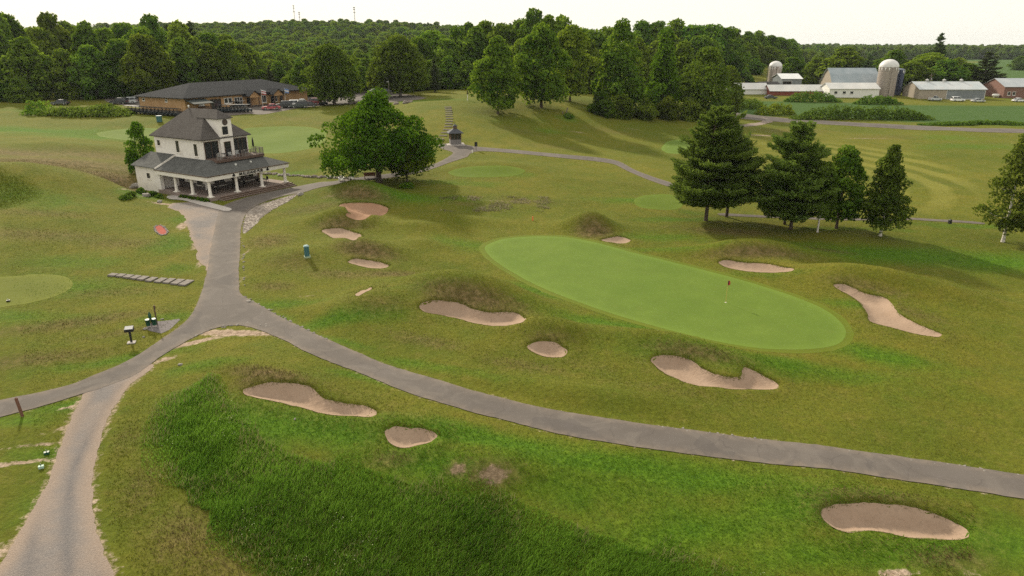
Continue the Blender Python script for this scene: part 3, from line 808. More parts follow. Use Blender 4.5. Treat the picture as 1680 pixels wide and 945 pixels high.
def trunk_mesh(name, H, base, r0, cc, seed, lean=.0, limbs=9, fork=.75):
    rr = random.Random(seed); mb = MB()
    top = base + (H - base) * fork
    px, py = rr.uniform(-1, 1) * lean, rr.uniform(-1, 1) * lean
    pts = [(px * q * q * H * .1 + .02 * H * math.sin(q * 5 + seed) * q * .4, py * q * q * H * .1, q * top) for q in (0, .06, .25, .5, .75, 1)]
    mb.tube([(pts[0][0], pts[0][1], -.3)] + pts, [r0 * 1.45, r0 * 1.3, r0, r0 * .85, r0 * .6, r0 * .36, r0 * .12], 8)
    idx = list(range(len(cc))); rr.shuffle(idx)
    for i in idx[:limbs]:
        c = cc[i]; z0 = min(max(base * .8, (c[2] - .35 * math.hypot(c[0], c[1]))), top * .9); f = z0 / top
        a = Vector((px * f * f * H * .1, py * f * f * H * .1, z0)); b = Vector(c)
        m = (a + b) / 2 + Vector((0, 0, -.06 * (b - a).length))
        r = r0 * .42 * (1.15 - f)
        mb.tube([a, m, b], [r, r * .6, r * .18], 5)
    return mb.mesh(name)

def pine_mesh(name, H, base, Rm, n_w, seed, tuft=.32, droop=.10, prof=None, dens=1., gap=.12):
    """conifer: whorls of branches carrying upturned needle tufts"""
    g = np.random.default_rng(seed); rr = random.Random(seed)
    prof = prof or (lambda t: (1 - t) ** .66 * (.62 + .38 * min(1, t * 5)))
    C, Nn, T, AX = [], [], [], []; wood = MB()
    for i in range(n_w):
        t = (i + rr.uniform(-.3, .3)) / n_w; t = min(max(t, 0), .985)
        z = base + t * (H - base); L = 1.12 * Rm * prof(t) * rr.uniform(.82, 1.15)
        nb = max(4, int(6 * (1 - t) + 3)); a0 = rr.uniform(0, 6.28)
        for b in range(nb):
            if rr.random() < gap: continue
            a = a0 + b * 6.283 / nb + rr.uniform(-.25, .25); l = L * rr.uniform(.6, 1.1) * (1 + .18 * math.sin(a + seed))
            d = np.array([math.cos(a), math.sin(a), 0]); sd2 = np.array([-d[1], d[0], 0])
            rise = rr.uniform(-.04, .26) + .35 * t; zb = z + rr.uniform(-.75, .75) * (H - base) / n_w
            m = max(4, int(l * 10 * dens))
            q = g.uniform(.12, 1, m) ** .75; wid = l * .30 * np.sin(np.clip(q, 0, 1) * 2.6) + .08
            off = g.uniform(-1, 1, m) * wid
            c = d * (q * l)[:, None] + sd2 * off[:, None]
            c[:, 2] = zb + l * (rise * q - droop * q * (1 - q) * 2) + g.normal(0, .16, m) + .16 * np.abs(off)
            C.append(c); Nn.append(unit(np.array([0, 0, .8]) - d * .3 + g.normal(size=(m, 3)) * .7)); AX.append(unit(d + sd2 * (off / (wid + .01))[:, None] * .7 + np.array([0, 0, .5]) + g.normal(size=(m, 3)) * .45))
            T.append(np.clip(rr.gauss(.42, .16) + .25 * (q - .5) + g.normal(0, .12, m), 0, 1))
            wood.tube([(0, 0, zb - .1), tuple(d * l * .5 + np.array([0, 0, zb + l * (rise * .5 - droop * .5)])), tuple(d * l * .93 + np.array([0, 0, zb + l * rise * .93]))], [.05 + .016 * l, .03, .012], 4)
    m = 60; zt = g.uniform(.86, 1.0, m); C.append(np.stack([g.normal(0, .18, m) * (1.05 - zt) * 8, g.normal(0, .18, m) * (1.05 - zt) * 8, base + zt * (H - base)], 1))
    Nn.append(unit(g.normal(size=(m, 3)))); T.append(np.full(m, .5)); AX.append(unit(np.array([0, 0, 1.]) + g.normal(size=(m, 3)) * .4))
    C = np.vstack(C); Nn = np.vstack(Nn); T = np.concatenate(T)
    V, Fq = leaves(C, Nn, tuft, g, .42, np.vstack(AX))
    wood.tube([(0, 0, -.3), (0, 0, .3), (.05, 0, H * .35), (-.03, .05, H * .7), (0, 0, H * .97)], [.02 * H * 1.1, .018 * H, .014 * H, .008 * H, .02], 8)
    return np_mesh(name, V, Fq, T), wood.mesh(name + '_wood')

bark = plain('brown_bark', (.085, .062, .048), .95, .35, 6, bump=.6)
greybark = plain('grey_bark', (.16, .135, .115), .95, .35, 6, bump=.6)
def birch_mat():
    t = NT('white_birch_bark')
    w = t.n('ShaderNodeTexNoise'); w.inputs['Scale'].default_value = 3; w.inputs['Detail'].default_value = 4
    t.put(w.inputs['Vector'], t.scaled(t.pos(), (1, 1, 4)))
    return t.pbr(t.mix(t.rng(w.outputs['Fac'], .55, .68), (.62, .57, .52), (.09, .075, .065)), .8)
birchbark = birch_mat()
LM_maple = leaf_mat('maple_leaf', (.028, .070, .006), (.110, .196, .014), .42)
LM_oak = leaf_mat('oak_leaf', (.034, .066, .010), (.128, .188, .020), .42)
LM_wood = leaf_mat('woodland_leaf', (.040, .088, .012), (.170, .255, .026), .45)
LM_ash = leaf_mat('ash_leaf', (.052, .105, .013), (.205, .285, .028), .45)
LM_birch = leaf_mat('birch_leaf', (.040, .075, .012), (.140, .200, .030), .42)
LM_pine = leaf_mat('pine_needle', (.040, .078, .018), (.150, .215, .042), .36)
LM_spruce = leaf_mat('spruce_needle', (.034, .060, .024), (.098, .140, .050), .28)
LM_bush = leaf_mat('bush_leaf', (.045, .088, .014), (.130, .205, .028), .4)

def place(px, py):
    w = survey(Hg, [px], [py])[0]
    return float(w[0]), float(w[1]), float(Hg(w[0], w[1]))

def ppm(x, y, z): return FPX / (y * CP + (CAM_Z - z) * SP)       # photo pixels per metre at a place

def height_to(x, y, py):
    """height above ground of a photo line at that distance"""
    dx, dy, dz = sight(840, py)
    return CAM_Z + float(dz / dy) * y - float(Hg(x, y))

def tree(name, loc, label, crown, wood, lm, bm, rz=0., group=None, scale=(1, 1, 1), cat='tree'):
    e = empty(name, loc, rz, label, cat, group); e.scale = scale
    link('crown', crown, lm, e); link('trunk', wood, bm, e)
    return e

def broadleaf(name, px, py, top, wpx, prof, base_f, label, lm, bm, seed, n_clump=60, n_leaf=9000, leaf=.26, rc=.16, r0=.3, group=None, limbs=10, fork=.7, flat=.8):
    x, y, z = place(px, py); H = height_to(x, y, top); Rm = wpx / 2 / ppm(x, y, z + H * .5)
    cr, cc = crown_mesh('crown', H, H * base_f, lambda t: Rm * prof(t), n_clump, rc * 2 * Rm, n_leaf, leaf, seed, flat)
    return tree(name, (x, y, z), label, cr, trunk_mesh('trunk', H, H * base_f, r0, cc, seed, .6, limbs, fork), lm, bm, 0, group)

def conifer(name, px, py, top, wpx, base_f, label, seed, lm=None, group=None, n_w=16, tuft=.3, dens=1., prof=None, gap=.12):
    x, y, z = place(px, py); H = height_to(x, y, top); Rm = wpx / 2 / ppm(x, y, z + H * .4)
    cr, wd = pine_mesh('crown', H, H * base_f, Rm, n_w, seed, tuft, prof=prof, dens=dens, gap=gap)
    return tree(name, (x, y, z), label, cr, wd, lm or LM_pine, bark, 0, group)

dome = lambda t: (math.sin(math.pi * (.16 + .80 * t)) ** .8) * (1.0 if t < .35 else 1 - .25 * ((t - .35) / .65) ** 2)
maple_p = lambda t: (1.0 if t < .18 else (1 - ((t - .18) / .84) ** 1.55)) * (.72 + .28 * min(1, t / .12)) if t < .98 else .16
egg = lambda t: max(.12, math.sin(math.pi * min(1, (.12 + .86 * t) ** .8)) ** .75)
cone = lambda t: max(.05, (1 - t) ** .72) * (.55 + .45 * min(1, t / .18))
ROW = 'trees standing in a row right of the putting green'
broadleaf('maple_tree', 622, 300, 152, 205, maple_p, .24, 'broad spreading maple tree beside the pub, largest crown on the course', LM_maple, bark, 11, 105, 26000, .21, .082, .42, None, 14, .75)
broadleaf('maple_tree', 668, 298, 215, 90, dome, .26, 'smaller slim-trunked maple leaning out of the big maple\'s right side', LM_maple, bark, 12, 40, 6500, .22, .15, .16)
conifer('pine_tree', 1158, 362, 176, 182, .15, 'tall bushy pine with layered branches, leftmost in the row beyond the putting green', 21, None, ROW, 30, .25, 7.0)
conifer('pine_tree', 1192, 356, 206, 92, .20, 'slimmer darker pine just behind the tall leftmost pine', 22, LM_spruce, ROW, 26, .24, 6.5)
conifer('pine_tree', 1297, 376, 202, 140, .15, 'wide dark pine in the middle of the row beyond the putting green', 23, None, ROW, 29, .25, 7.2, prof=lambda t: (1 - t) ** .55 * (.6 + .4 * min(1, t * 5)))
conifer('pine_tree', 1287, 368, 230, 90, .2, 'pine half hidden behind the wide dark pine', 27, None, ROW, 22, .24, 6)
broadleaf('broadleaf_tree', 1372, 375, 238, 86, egg, .12, 'dark grey-green broadleaf tree against the right side of the wide pine', LM_oak, bark, 24, 60, 8000, .20, .13, .18, ROW)
broadleaf('birch_tree', 1341, 381, 262, 56, egg, .3, 'slender white-stemmed birch leaning out under the wide pine', LM_birch, birchbark, 25, 36, 3200, .18, .16, .12, ROW)
broadleaf('birch_tree', 1444, 387, 230, 92, cone, .14, 'cone-shaped birch with white trunk standing alone right of the pines', LM_birch, birchbark, 26, 80, 9500, .17, .12, .17, ROW, 12, .9)
broadleaf('birch_tree', 1645, 397, 218, 100, cone, .15, 'tall loose birch with white trunk near the right edge', LM_birch, birchbark, 28, 64, 6500, .17, .12, .18, ROW, 14, .92)
broadleaf('birch_tree', 1694, 403, 225, 90, cone, .15, 'birch cut off by the right edge', LM_birch, birchbark, 29, 70, 7000, .18, .13, .16, ROW, 14, .9)
broadleaf('small_tree', 236, 285, 200, 44, egg, .05, 'young light green tree at the back corner of the pub', LM_maple, bark, 30, 34, 3600, .2, .17, .08)

# hill trees in the middle distance
HILL = 'trees on the hill behind the kiosk'
broadleaf('ash_tree', 817, 187, 62, 82, egg, .15, 'bright green tree nearest the log steps on the hill', LM_ash, bark, 31, 70, 8500, .36, .13, .24, HILL)
broadleaf('ash_tree', 888, 176, 40, 96, egg, .12, 'tallest bright green tree on the hill, with a bare stout trunk', LM_ash, bark, 32, 80, 10000, .38, .12, .34, HILL)
broadleaf('ash_tree', 935, 166, 36, 76, egg, .13, 'green tree on the hill just right of the tallest one', LM_ash, bark, 33, 60, 7000, .40, .13, .26, HILL)
broadleaf('oak_tree', 1015, 178, 38, 92, egg, .04, 'broad green tree rising behind the dark shrubs on the hill', LM_ash, bark, 34, 70, 9000, .42, .12, .3, HILL)
broadleaf('ash_tree', 1085, 186, 50, 86, cone, .03, 'yellow-green pointed tree above the dark shrubs', LM_maple, bark, 35, 80, 8500, .40, .13, .25, HILL)
broadleaf('oak_tree', 1152, 194, 76, 92, dome, .06, 'dark rounded tree at the right end of the hill group', LM_oak, bark, 36, 70, 8500, .38, .14, .3, HILL)
broadleaf('oak_tree', 1190, 188, 104, 60, dome, .05, 'low dark tree overhanging the farm lane', LM_oak, bark, 37, 40, 4500, .36, .17, .2, HILL)
broadleaf('oak_tree', 549, 172, 70, 92, egg, .14, 'dark oak tree standing alone by the parking lot', LM_oak, bark, 38, 80, 9500, .36, .12, .42)
broadleaf('oak_tree', 657, 158, 55, 108, egg, .16, 'large dark oak with a pale leaning trunk beyond the light pole', LM_oak, greybark, 39, 80, 9500, .40, .12, .36)
for i, (px, py, w, h, lab) in enumerate([(985,188,46,34,'dark shrub at the left end of the thicket on the hill'),(1020,192,48,36,'dense dark shrub second from left in the hill thicket'),(1058,195,44,32,'dark shrub in the middle of the hill thicket'),
        (1095,196,46,34,'dark shrub second from right in the hill thicket'),(1130,197,44,34,'dark shrub at the right end of the hill thicket'),(1022,184,30,14,'grey-green low bush in front of the hill thicket')]):
    broadleaf('shrub', px, py, py - h, w, dome, .0, lab, LM_oak, bark, 50 + i, 22, 2200, .36, .2, .06, 'dark shrubs below the hill trees')

# ---- woodland: a handful of grown shapes, each tree its own copy
PROTO = []
def proto(kind, seed):
    H = 18.0
    if kind == 'b':
        g = random.Random(seed); Rm = g.uniform(5.8, 7.8); pf = [dome, egg, dome][seed % 3]
        cr, cc = crown_mesh('woodland_crown', H, H * .02, lambda t: Rm * pf(t), 54, 2.15, 6200, .52, seed, .85)
        return cr, trunk_mesh('woodland_trunk', H, H * .10, .3, cc, seed, .5, 6)
    cr, wd = pine_mesh('woodland_conifer', H, H * .1, 3.6 if seed % 2 else 4.4, 20, seed, .50, dens=2.0)
    return cr, wd
for s in range(6): PROTO.append(('b', *proto('b', 100 + s)))
for s in range(2): PROTO.append(('c', *proto('c', 120 + s)))
WSRC = {}
def wood_tree(px, Y, top, k, wid=1., label='', group=None, lm=None, name=None):
    x = (px - 840) / FPX * (Y * CP + 14 * SP) if False else float(at_depth(px, 110, Y)[0])
    z = float(Hg(x, Y)); H = height_to(x, Y, top)
    kind, cr, wd = PROTO[k]
    m = lm or (LM_wood if kind == 'b' else LM_spruce)
    key = (k, m.name)
    if key not in WSRC: WSRC[key] = (cr.copy() if cr.materials else cr, wd)
    s = H / 18.0
    e = tree(name or ('woodland_tree' if kind == 'b' else 'woodland_conifer'), (x, Y, z), label, WSRC[key][0], WSRC[key][1], m, bark, random.uniform(0, 6.28), group)
    sw_ = (H / 18.0) ** .6 * wid
    e.scale = (sw_, sw_ * random.uniform(.88, 1.12), s)
    return e

LW, lab = 'trees of the wood left of the clubhouse', 'broadleaf tree in the dense wood left of and behind the clubhouse'
front = [(-10,205,95,0,.9,'leftmost front tree of the left wood, cut by the frame'),(45,212,62,1,1.15,'big pale-topped tree at the front of the left wood'),(105,215,85,2,1.0,'front tree of the left wood between the two biggest'),
  (150,218,70,3,1.0,'rounded front tree left of the wood\'s biggest crown'),(205,222,60,4,.95,'front tree tucked beside the biggest crown of the left wood'),(243,216,52,5,1.15,'biggest rounded crown at the front of the left wood, above the clubhouse\'s left end'),
  (300,226,66,0,1.0,'front tree right behind the clubhouse\'s left gable end'),(345,232,72,1,1.0,'tree behind the middle of the clubhouse roof'),(20,202,130,2,.9,'low tree at the far left edge of the lawn')]
for px, Y, top, k, w, l in front: wood_tree(px, Y, top, k, w, l, LW)
for i, (px, top) in enumerate([(8,20),(30,18),(58,44),(76,40),(95,28),(120,36),(150,41),(178,42),(216,33),(236,40),(258,31),(284,40),(301,40),(322,36),(345,50),(375,62),(400,74),(60,75),(180,80),(330,85)]):
    k = 6 if i in (11, 13) else (i * 5) % 6
    wood_tree(px, 238 + (i % 3) * 9, top, k, .95, lab if k < 6 else 'dark conifer spire in the wood behind the clubhouse', LW)
for i in range(16): wood_tree(-20 + i * 28 + random.uniform(-8, 8), 262 + (i % 2) * 14, 52 + random.uniform(0, 10) + (8 if i > 11 else 0), i % 6, 1.05, lab, LW)
for i in range(18): wood_tree(-300 + (i % 9) * 34 + random.uniform(-9, 9), 208 + (i // 9) * 26 + random.uniform(-5, 5), 75 - (i // 9) * 28 + random.uniform(-8, 8), (i * 5 + 3) % 6, 1.05, 'tree of the left wood just outside the picture', LW)
YW, yl = 'young trees behind the clubhouse', 'young light green tree in the thicket behind the clubhouse'
for i in range(22):
    px = 360 + i * 16.5 + random.uniform(-5, 5)
    wood_tree(px, 226 + random.uniform(-3, 16) + (8 if px < 480 else 0), random.uniform(96, 116), (i * 7) % 6 if i % 5 else 7, 1.0, yl if i % 5 else 'young conifer in the thicket behind the clubhouse', YW, LM_ash if i % 3 else None)
MW, ml = 'trees of the wood behind the hill', 'broadleaf tree in the wood behind the hill trees'
for i, (px, Y, top) in enumerate([(600,262,96),(628,270,84),(690,250,58),(712,262,46),(735,248,60),(752,258,48),(768,268,38),(782,250,48),(800,262,30),(826,255,34),(850,262,27),(876,256,22),(900,262,26),(922,258,32),(952,262,42),(975,256,44),(1000,262,40),
    (735,238,95),(765,236,100),(690,240,100),(715,238,118),(860,240,60),(905,245,60),(965,240,70),(1045,246,62),(1120,250,72),(640,262,98),(580,258,104),(560,262,104),(610,250,112)]):
    wood_tree(px, Y, top, (i * 5 + 1) % 6, 1.0, ml, MW)
wood_tree(712, 222, 96, 7, 1.1, 'small rounded evergreen at the lawn edge beyond the light pole', MW)
BW, bl = 'dark trees behind the yellow-green hill tree', 'dark broadleaf tree on the rise behind the hill group'
for i, (px, Y, top) in enumerate([(1050,330,40),(1075,335,36),(1105,340,36),(1135,332,37),(1160,336,36),(1182,335,41),(1200,400,50),(1222,420,52),(1240,430,53),(1258,440,56),(1275,450,59),(1292,460,62),(1208,380,66),(1225,400,72),(1243,410,76),(1090,318,52),(1150,318,55),(1262,420,74),(1212,360,92),(1238,370,96)]):
    wood_tree(px, Y, top, (i * 5 + 2) % 6, 1.25, bl, BW, LM_oak if i % 3 else LM_wood)
FT = 'trees around the farm'
for px, Y, top, k, w, l, m in [(1385,330,78,1,1.75,'broad round tree behind the gambrel barn',LM_wood),(1405,345,84,6,1.0,'dark conifer behind the round farm tree',None),(1424,318,90,7,1.5,'blue-green spruce left of the tall silo',LM_spruce),(1340,335,96,2,1.3,'leafy tree left of the gambrel barn',LM_wood),
    (1395,312,114,3,1.5,'low bright bush-like tree in front of the round farm tree',LM_ash),(1466,345,84,0,1.5,'dark tree directly behind the tall silo',LM_oak),(1525,330,84,4,1.75,'tall tree left of the farm pines',LM_oak),(1500,312,100,5,1.6,'dark rounded tree right of the blue silo',LM_oak),
    (1535,345,55,7,1.2,'tall open-topped pine above the farm trees',LM_pine),(1553,312,100,2,1.9,'broad tree behind the grey machine shed',LM_oak),(1588,318,104,1,1.6,'round tree at the right of the machine shed trees',LM_oak),(1618,312,86,6,1.9,'narrow dark spruce at the right end of the farm trees',LM_spruce),(1600,300,150,3,1.3,'low bush right of the machine shed trees',LM_oak),
    (1320,306,142,4,1.0,'small tree between the small silo and the barn',LM_wood),(1300,345,92,5,1.1,'narrow green tree right of the small silo',LM_wood),(1284,326,128,7,.7,'young conifer beside the small silo',None),(1232,330,124,0,1.1,'shrubby tree left of the small silo',LM_oak),(1212,276,140,2,1.2,'shrubby tree at the left end of the farm',LM_wood),
    (1310,362,98,1,1.2,'tree behind the white-roofed open shed',LM_wood),(1362,352,92,3,1.3,'tree rising behind the left end of the gambrel barn',LM_oak),(1440,352,96,4,1.3,'tree behind the right end of the gambrel barn',LM_wood),(1484,345,100,2,1.2,'tree right behind the blue silo',LM_wood),(1572,340,97,0,1.3,'tree at the back of the machine shed trees',LM_oak),(1606,326,112,5,1.2,'dark tree beside the narrow spruce',LM_oak),
    (1670,620,91,3,1.0,'lone small tree at the right edge beyond the fields',LM_wood)]:
    wood_tree(px, Y, top, k, w, l, FT, m)

def hedge(px0, px1, py, top, label, seed, depth=3.2, lm=None):
    """a long hedge of leaf sprays with woody stems"""
    a = np.array(place(px0, py)); b = np.array(place(px1, py))
    L = float(np.linalg.norm(b - a)); x, y = (a[0] + b[0]) / 2, (a[1] + b[1]) / 2; H = height_to(x, y, top)
    g = np.random.default_rng(seed); n = int(L * 1.3)
    s = np.linspace(-L / 2, L / 2, n) + g.uniform(-.6, .6, n); hh = H * (.72 + .4 * vnoise(s, s * 0, .16, seed)) * np.clip((1 - np.abs(s / (L / 2)) ** 6), .3, 1)
    C, N, T = [], [], []
    ux, uy = (b[0] - a[0]) / L, (b[1] - a[1]) / L; gz = Hg(x + ux * s, y + uy * s) - float(Hg(x, y))
    for i in range(n):
        m = 70; d = unit(g.normal(size=(m, 3))); d[:, 2] = np.abs(d[:, 2])
        C.append(np.array([s[i], g.uniform(-.8, .8), gz[i]]) + d * np.array([1.5, depth / 2, hh[i]]) * g.uniform(.7, 1.05, (m, 1)))
        N.append(unit(d + g.normal(size=(m, 3)) * .5)); T.append(np.clip(.5 + g.normal(0, .15) + g.normal(0, .15, m), 0, 1))
    V, Fq = leaves(np.vstack(C), np.vstack(N), .36, g)
    e = link('hedge', np_mesh('hedge', V, Fq, np.concatenate(T)), lm or LM_bush); tag(e, label, 'hedge', 'hedges and brush strips')
    e.location = (x, y, float(Hg(x, y))); e.rotation_euler = (0, 0, math.atan2(b[1] - a[1], b[0] - a[0]))
hedge(1305, 1520, 196, 169, 'long high hedge between the farm lane and the soy field', 71, 6)
hedge(1244, 1298, 188, 163, 'short pale green hedge at the left end of the soy field', 72, 4, LM_ash)
hedge(1292, 1372, 167, 147, 'dark bushes before the low white shed', 73, 4)
hedge(1405, 1474, 171, 157, 'dark bushes at the foot of the tall silo', 74, 3.5)
hedge(1515, 1690, 205, 198, 'low hedge strip along the right of the farm lane', 75, 2.5)
hedge(1200, 1250, 178, 156, 'wild bushes before the left end of the white shed', 76, 5)
hedge(70, 215, 189, 171, 'tall weedy strip at the far edge of the left lawn', 77, 5, LM_bush)
hedge(45, 85, 187, 160, 'bushy thicket at the left end of the weedy strip', 78, 5, LM_wood)
hedge(795, 1000, 148, 141, 'low brush strip on top of the hill', 79, 4)
hedge(690, 790, 146, 137, 'bright brush strip at the wood edge on the hill', 80, 4, LM_ash)

# ---- far woods that read as one mass
def far_wood(name, pts_fn, n, label, seed, hmin, hmax):
    g = np.random.default_rng(seed); P = pts_fn(g, n); n = len(P)
    me = bpy.data.meshes.new(name)
    zz = Hg(P[:, 0], P[:, 1]) - 1.5
    me.from_pydata([tuple(map(float, q)) for q in np.column_stack([P, zz])], [], [])
    s = g.uniform(hmin, hmax, n) * (.6 + .4 * sstep(300, 620, P[:, 1])) / 18.0
    a = me.attributes.new('sc', 'FLOAT_VECTOR', 'POINT'); a.data.foreach_set('vector', np.column_stack([s * 1.25, s * 1.25, s]).astype(np.float32).ravel())
    a = me.attributes.new('rz', 'FLOAT_VECTOR', 'POINT'); a.data.foreach_set('vector', np.column_stack([0 * s, 0 * s, g.uniform(0, 6.28, n)]).astype(np.float32).ravel())
    a = me.attributes.new('pick', 'INT', 'POINT'); a.data.foreach_set('value', np.where(g.uniform(size=n) < .93, g.integers(0, 6, n), 6).astype(np.int32))
    o = link(name, me, None); tag(o, label, 'woodland', kind='stuff')
    ng = bpy.data.node_groups.new(name, 'GeometryNodeTree')
    ng.interface.new_socket('Geometry', in_out='INPUT', socket_type='NodeSocketGeometry'); ng.interface.new_socket('Geometry', in_out='OUTPUT', socket_type='NodeSocketGeometry')
    gi, go = ng.nodes.new('NodeGroupInput'), ng.nodes.new('NodeGroupOutput')
    iop = ng.nodes.new('GeometryNodeInstanceOnPoints'); jn = ng.nodes.new('GeometryNodeJoinGeometry')
    seen = {}
    for ob in COL.objects:
        if ob.name.startswith('crown') and ob.parent and ob.parent.name.startswith('woodland'):
            for k in range(7):
                if k not in seen and ob.data.name.split('.')[0] == ('woodland_crown' if k < 6 else 'woodland_conifer') and ob.data.name not in [q.data.name for q in seen.values()]:
                    seen[k] = ob; break
    for k in sorted(seen):
        oi = ng.nodes.new('GeometryNodeObjectInfo'); oi.inputs['Object'].default_value = seen[k]; oi.inputs['As Instance'].default_value = True; oi.transform_space = 'ORIGINAL'
        ng.links.new(oi.outputs['Geometry'], jn.inputs[0])
    def na(nm, ty):
        q = ng.nodes.new('GeometryNodeInputNamedAttribute'); q.data_type = ty; q.inputs['Name'].default_value = nm
        return q.outputs['Attribute']
    ng.links.new(gi.outputs[0], iop.inputs['Points']); ng.links.new(jn.outputs[0], iop.inputs['Instance'])
    iop.inputs['Pick Instance'].default_value = True
    ng.links.new(na('pick', 'INT'), iop.inputs['Instance Index']); ng.links.new(na('rz', 'FLOAT_VECTOR'), iop.inputs['Rotation']); ng.links.new(na('sc', 'FLOAT_VECTOR'), iop.inputs['Scale'])
    ng.links.new(iop.outputs[0], go.inputs[0])
    md = o.modifiers.new('scatter', 'NODES'); md.node_group = ng
    return o
def rect(x0, x1, y0, y1, cond=None):
    def f(g, n):
        P = np.column_stack([g.uniform(x0, x1, n), g.uniform(y0, y1, n)])
        return P[cond(P[:, 0], P[:, 1])] if cond else P
    return f
far_wood('wooded_hillside', rect(-520, 40, 285, 1050, lambda x, y: (x > -.62 * y - 30) & (x < .04 * y + 10)), 4200, 'wooded hillside far behind the clubhouse', 201, 13, 19)
far_wood('far_forest', rect(150, 1500, 760, 1900, lambda x, y: (x > .2 * y) & (x < .80 * y) & (y > 800 + 260 * sstep(.42, .62, x / y)) & ((y > 1300) | (vnoise(x, y, .006, 3) > .15))), 7000, 'distant forest along the right-hand horizon', 202, 14, 21)
far_wood('farm_woods', rect(100, 420, 420, 820, lambda x, y: (x < .43 * y) & (x > .12 * y) & (y > 520 - 0 * x) & ((x < .36 * y) | (y > 640))), 1100, 'woods beyond the farm', 203, 13, 18)

# ------------------------------------------------------------------ grass blades
def blades(name, P, h, w, seed, m, label, lean=.35, wind=(.25, -.1)):
    g = np.random.default_rng(seed); n = len(P)
    z = Hg(P[:, 0], P[:, 1]) - .03
    B = np.column_stack([P, z])
    a = g.uniform(0, 6.283, n); s = np.column_stack([np.cos(a), np.sin(a), 0 * a])
    hh = h * g.uniform(.6, 1.25, n)
    d = g.normal(0, lean, (n, 2)) + np.array(wind)
    mid = B + np.column_stack([d * (hh * .28)[:, None], hh * .55]); tip = B + np.column_stack([d * hh[:, None] * .95, hh * (1 - .25 * np.clip((d ** 2).sum(1), 0, 2))])
    ww = (w * g.uniform(.6, 1.4, n))[:, None]
    V = np.stack([B - s * ww, B + s * ww, mid + s * ww * .8, mid - s * ww * .8, tip], 1).reshape(-1, 3)
    i = np.arange(n)[:, None] * 5
    Fq = np.concatenate([i + np.array([[0, 1, 2]]), i + np.array([[0, 2, 3]]), i + np.array([[3, 2, 4]])], 1).reshape(-1, 3)
    tint = np.repeat(np.clip(.5 + g.normal(0, .18, n) + (vnoise(P[:, 0], P[:, 1], .35, seed) - .5) * .5, 0, 1), 3)
    o = link(name, np_mesh(name, V, Fq, tint), m)
    return tag(o, label, 'grass', kind='stuff')

def scatter(poly, dens, seed):
    g = np.random.default_rng(seed); x0, y0 = poly.min(0); x1, y1 = poly.max(0)
    n = int((x1 - x0) * (y1 - y0) * dens)
    P = np.column_stack([g.uniform(x0, x1, n), g.uniform(y0, y1, n)])
    d = sdist(poly, P[:, 0], P[:, 1])
    return P, d

def grass_mat(name, a, b, tr=.3):
    t = NT(name); c = t.mix(t.attr('tint'), a, b)
    d = t.n('ShaderNodeBsdfDiffuse'); t.put(d.inputs[0], c)
    q = t.n('ShaderNodeBsdfTranslucent'); t.put(q.inputs[0], c)
    mx = t.n('ShaderNodeMixShader'); mx.inputs[0].default_value = tr
    t.t.links.new(d.outputs[0], mx.inputs[1]); t.t.links.new(q.outputs[0], mx.inputs[2]); t.t.links.new(mx.outputs[0], t.out.inputs[0])
    return t.m
TALL = outline([(345,612),(290,640),(252,670),(244,715),(268,765),(305,830),(345,880),(400,925),(440,960),(560,1010),(900,1060),(1350,1010),(1240,950),(1110,905),(985,865),(890,835),(810,806),(730,792),(650,772),(560,752),(470,730),(410,700),(380,655)], Hg, 4)
P, d = scatter(TALL, 400, 301)
k = (d < 2.0 * (vnoise(P[:, 0], P[:, 1], .55, 8) - .42)) & (np.random.default_rng(303).uniform(size=len(d)) < .3 + .7 * sstep(.7, -1.0, d)) & (P[:, 1] > 22)
P, d = P[k], d[k]
hh = np.clip(.16 + .42 * sstep(.4, -2.5, d), .1, .8) * (.62 + .6 * vnoise(P[:, 0], P[:, 1], .4, 12) + .3 * vnoise(P[:, 0], P[:, 1], 1.7, 13))
blades('tall_grass', P, hh, .012, 302, grass_mat('tall_grass_blade', (.060, .148, .013), (.200, .345, .040), .6), 'tall uncut green grass on the near slope', .22, (.35, -.15))
k2 = np.random.default_rng(5).choice(len(P), 420)
g5 = np.random.default_rng(6)
Pd = P[g5.choice(len(P), 9000)]; Pd = Pd[vnoise(Pd[:, 0], Pd[:, 1], .45, 41) > .45]
blades('straw_grass', Pd, .62, .012, 303, grass_mat('straw_blade', (.17, .17, .06), (.30, .27, .13), .4), 'pale straw stems scattered through the tall grass', .3, (.3, -.1))
# seed heads and umbels in the tall grass
cen = P[g5.choice(len(P), 12)]
PS = (cen[:, None, :] + g5.normal(0, .45, (12, 16, 2))).reshape(-1, 2); PS = PS[sdist(TALL, PS[:, 0], PS[:, 1]) < 0]
zz = Hg(PS[:, 0], PS[:, 1]) + g5.uniform(.6, .95, len(PS))
V, Fq = leaves(np.column_stack([PS, zz]), unit(np.array([0, 0, 1.]) + g5.normal(size=(len(PS), 3)) * .3), .026, g5)
tag(link('wild_flowers', np_mesh('wild_flowers', V, Fq, np.full(len(Fq), .5)), plain('cream_petal', (.36, .38, .22), .9, .2)), 'cream wild flowers in the tall grass', 'flowers', kind='stuff')

KNOLL = outline([(-60,262),(0,272),(40,288),(66,305),(70,322),(45,334),(0,345),(-60,360)], Hg, 4)
Pk, dk = scatter(KNOLL, 90, 305); Pk, dk = Pk[dk < 0], dk[dk < 0]
blades('knoll_grass', Pk, np.clip(.07 + .12 * sstep(0, -2, dk), 0, .4), .025, 306, grass_mat('knoll_blade', (.070, .100, .012), (.160, .180, .032), .4), 'darker unmown grass on the knoll at the left edge')
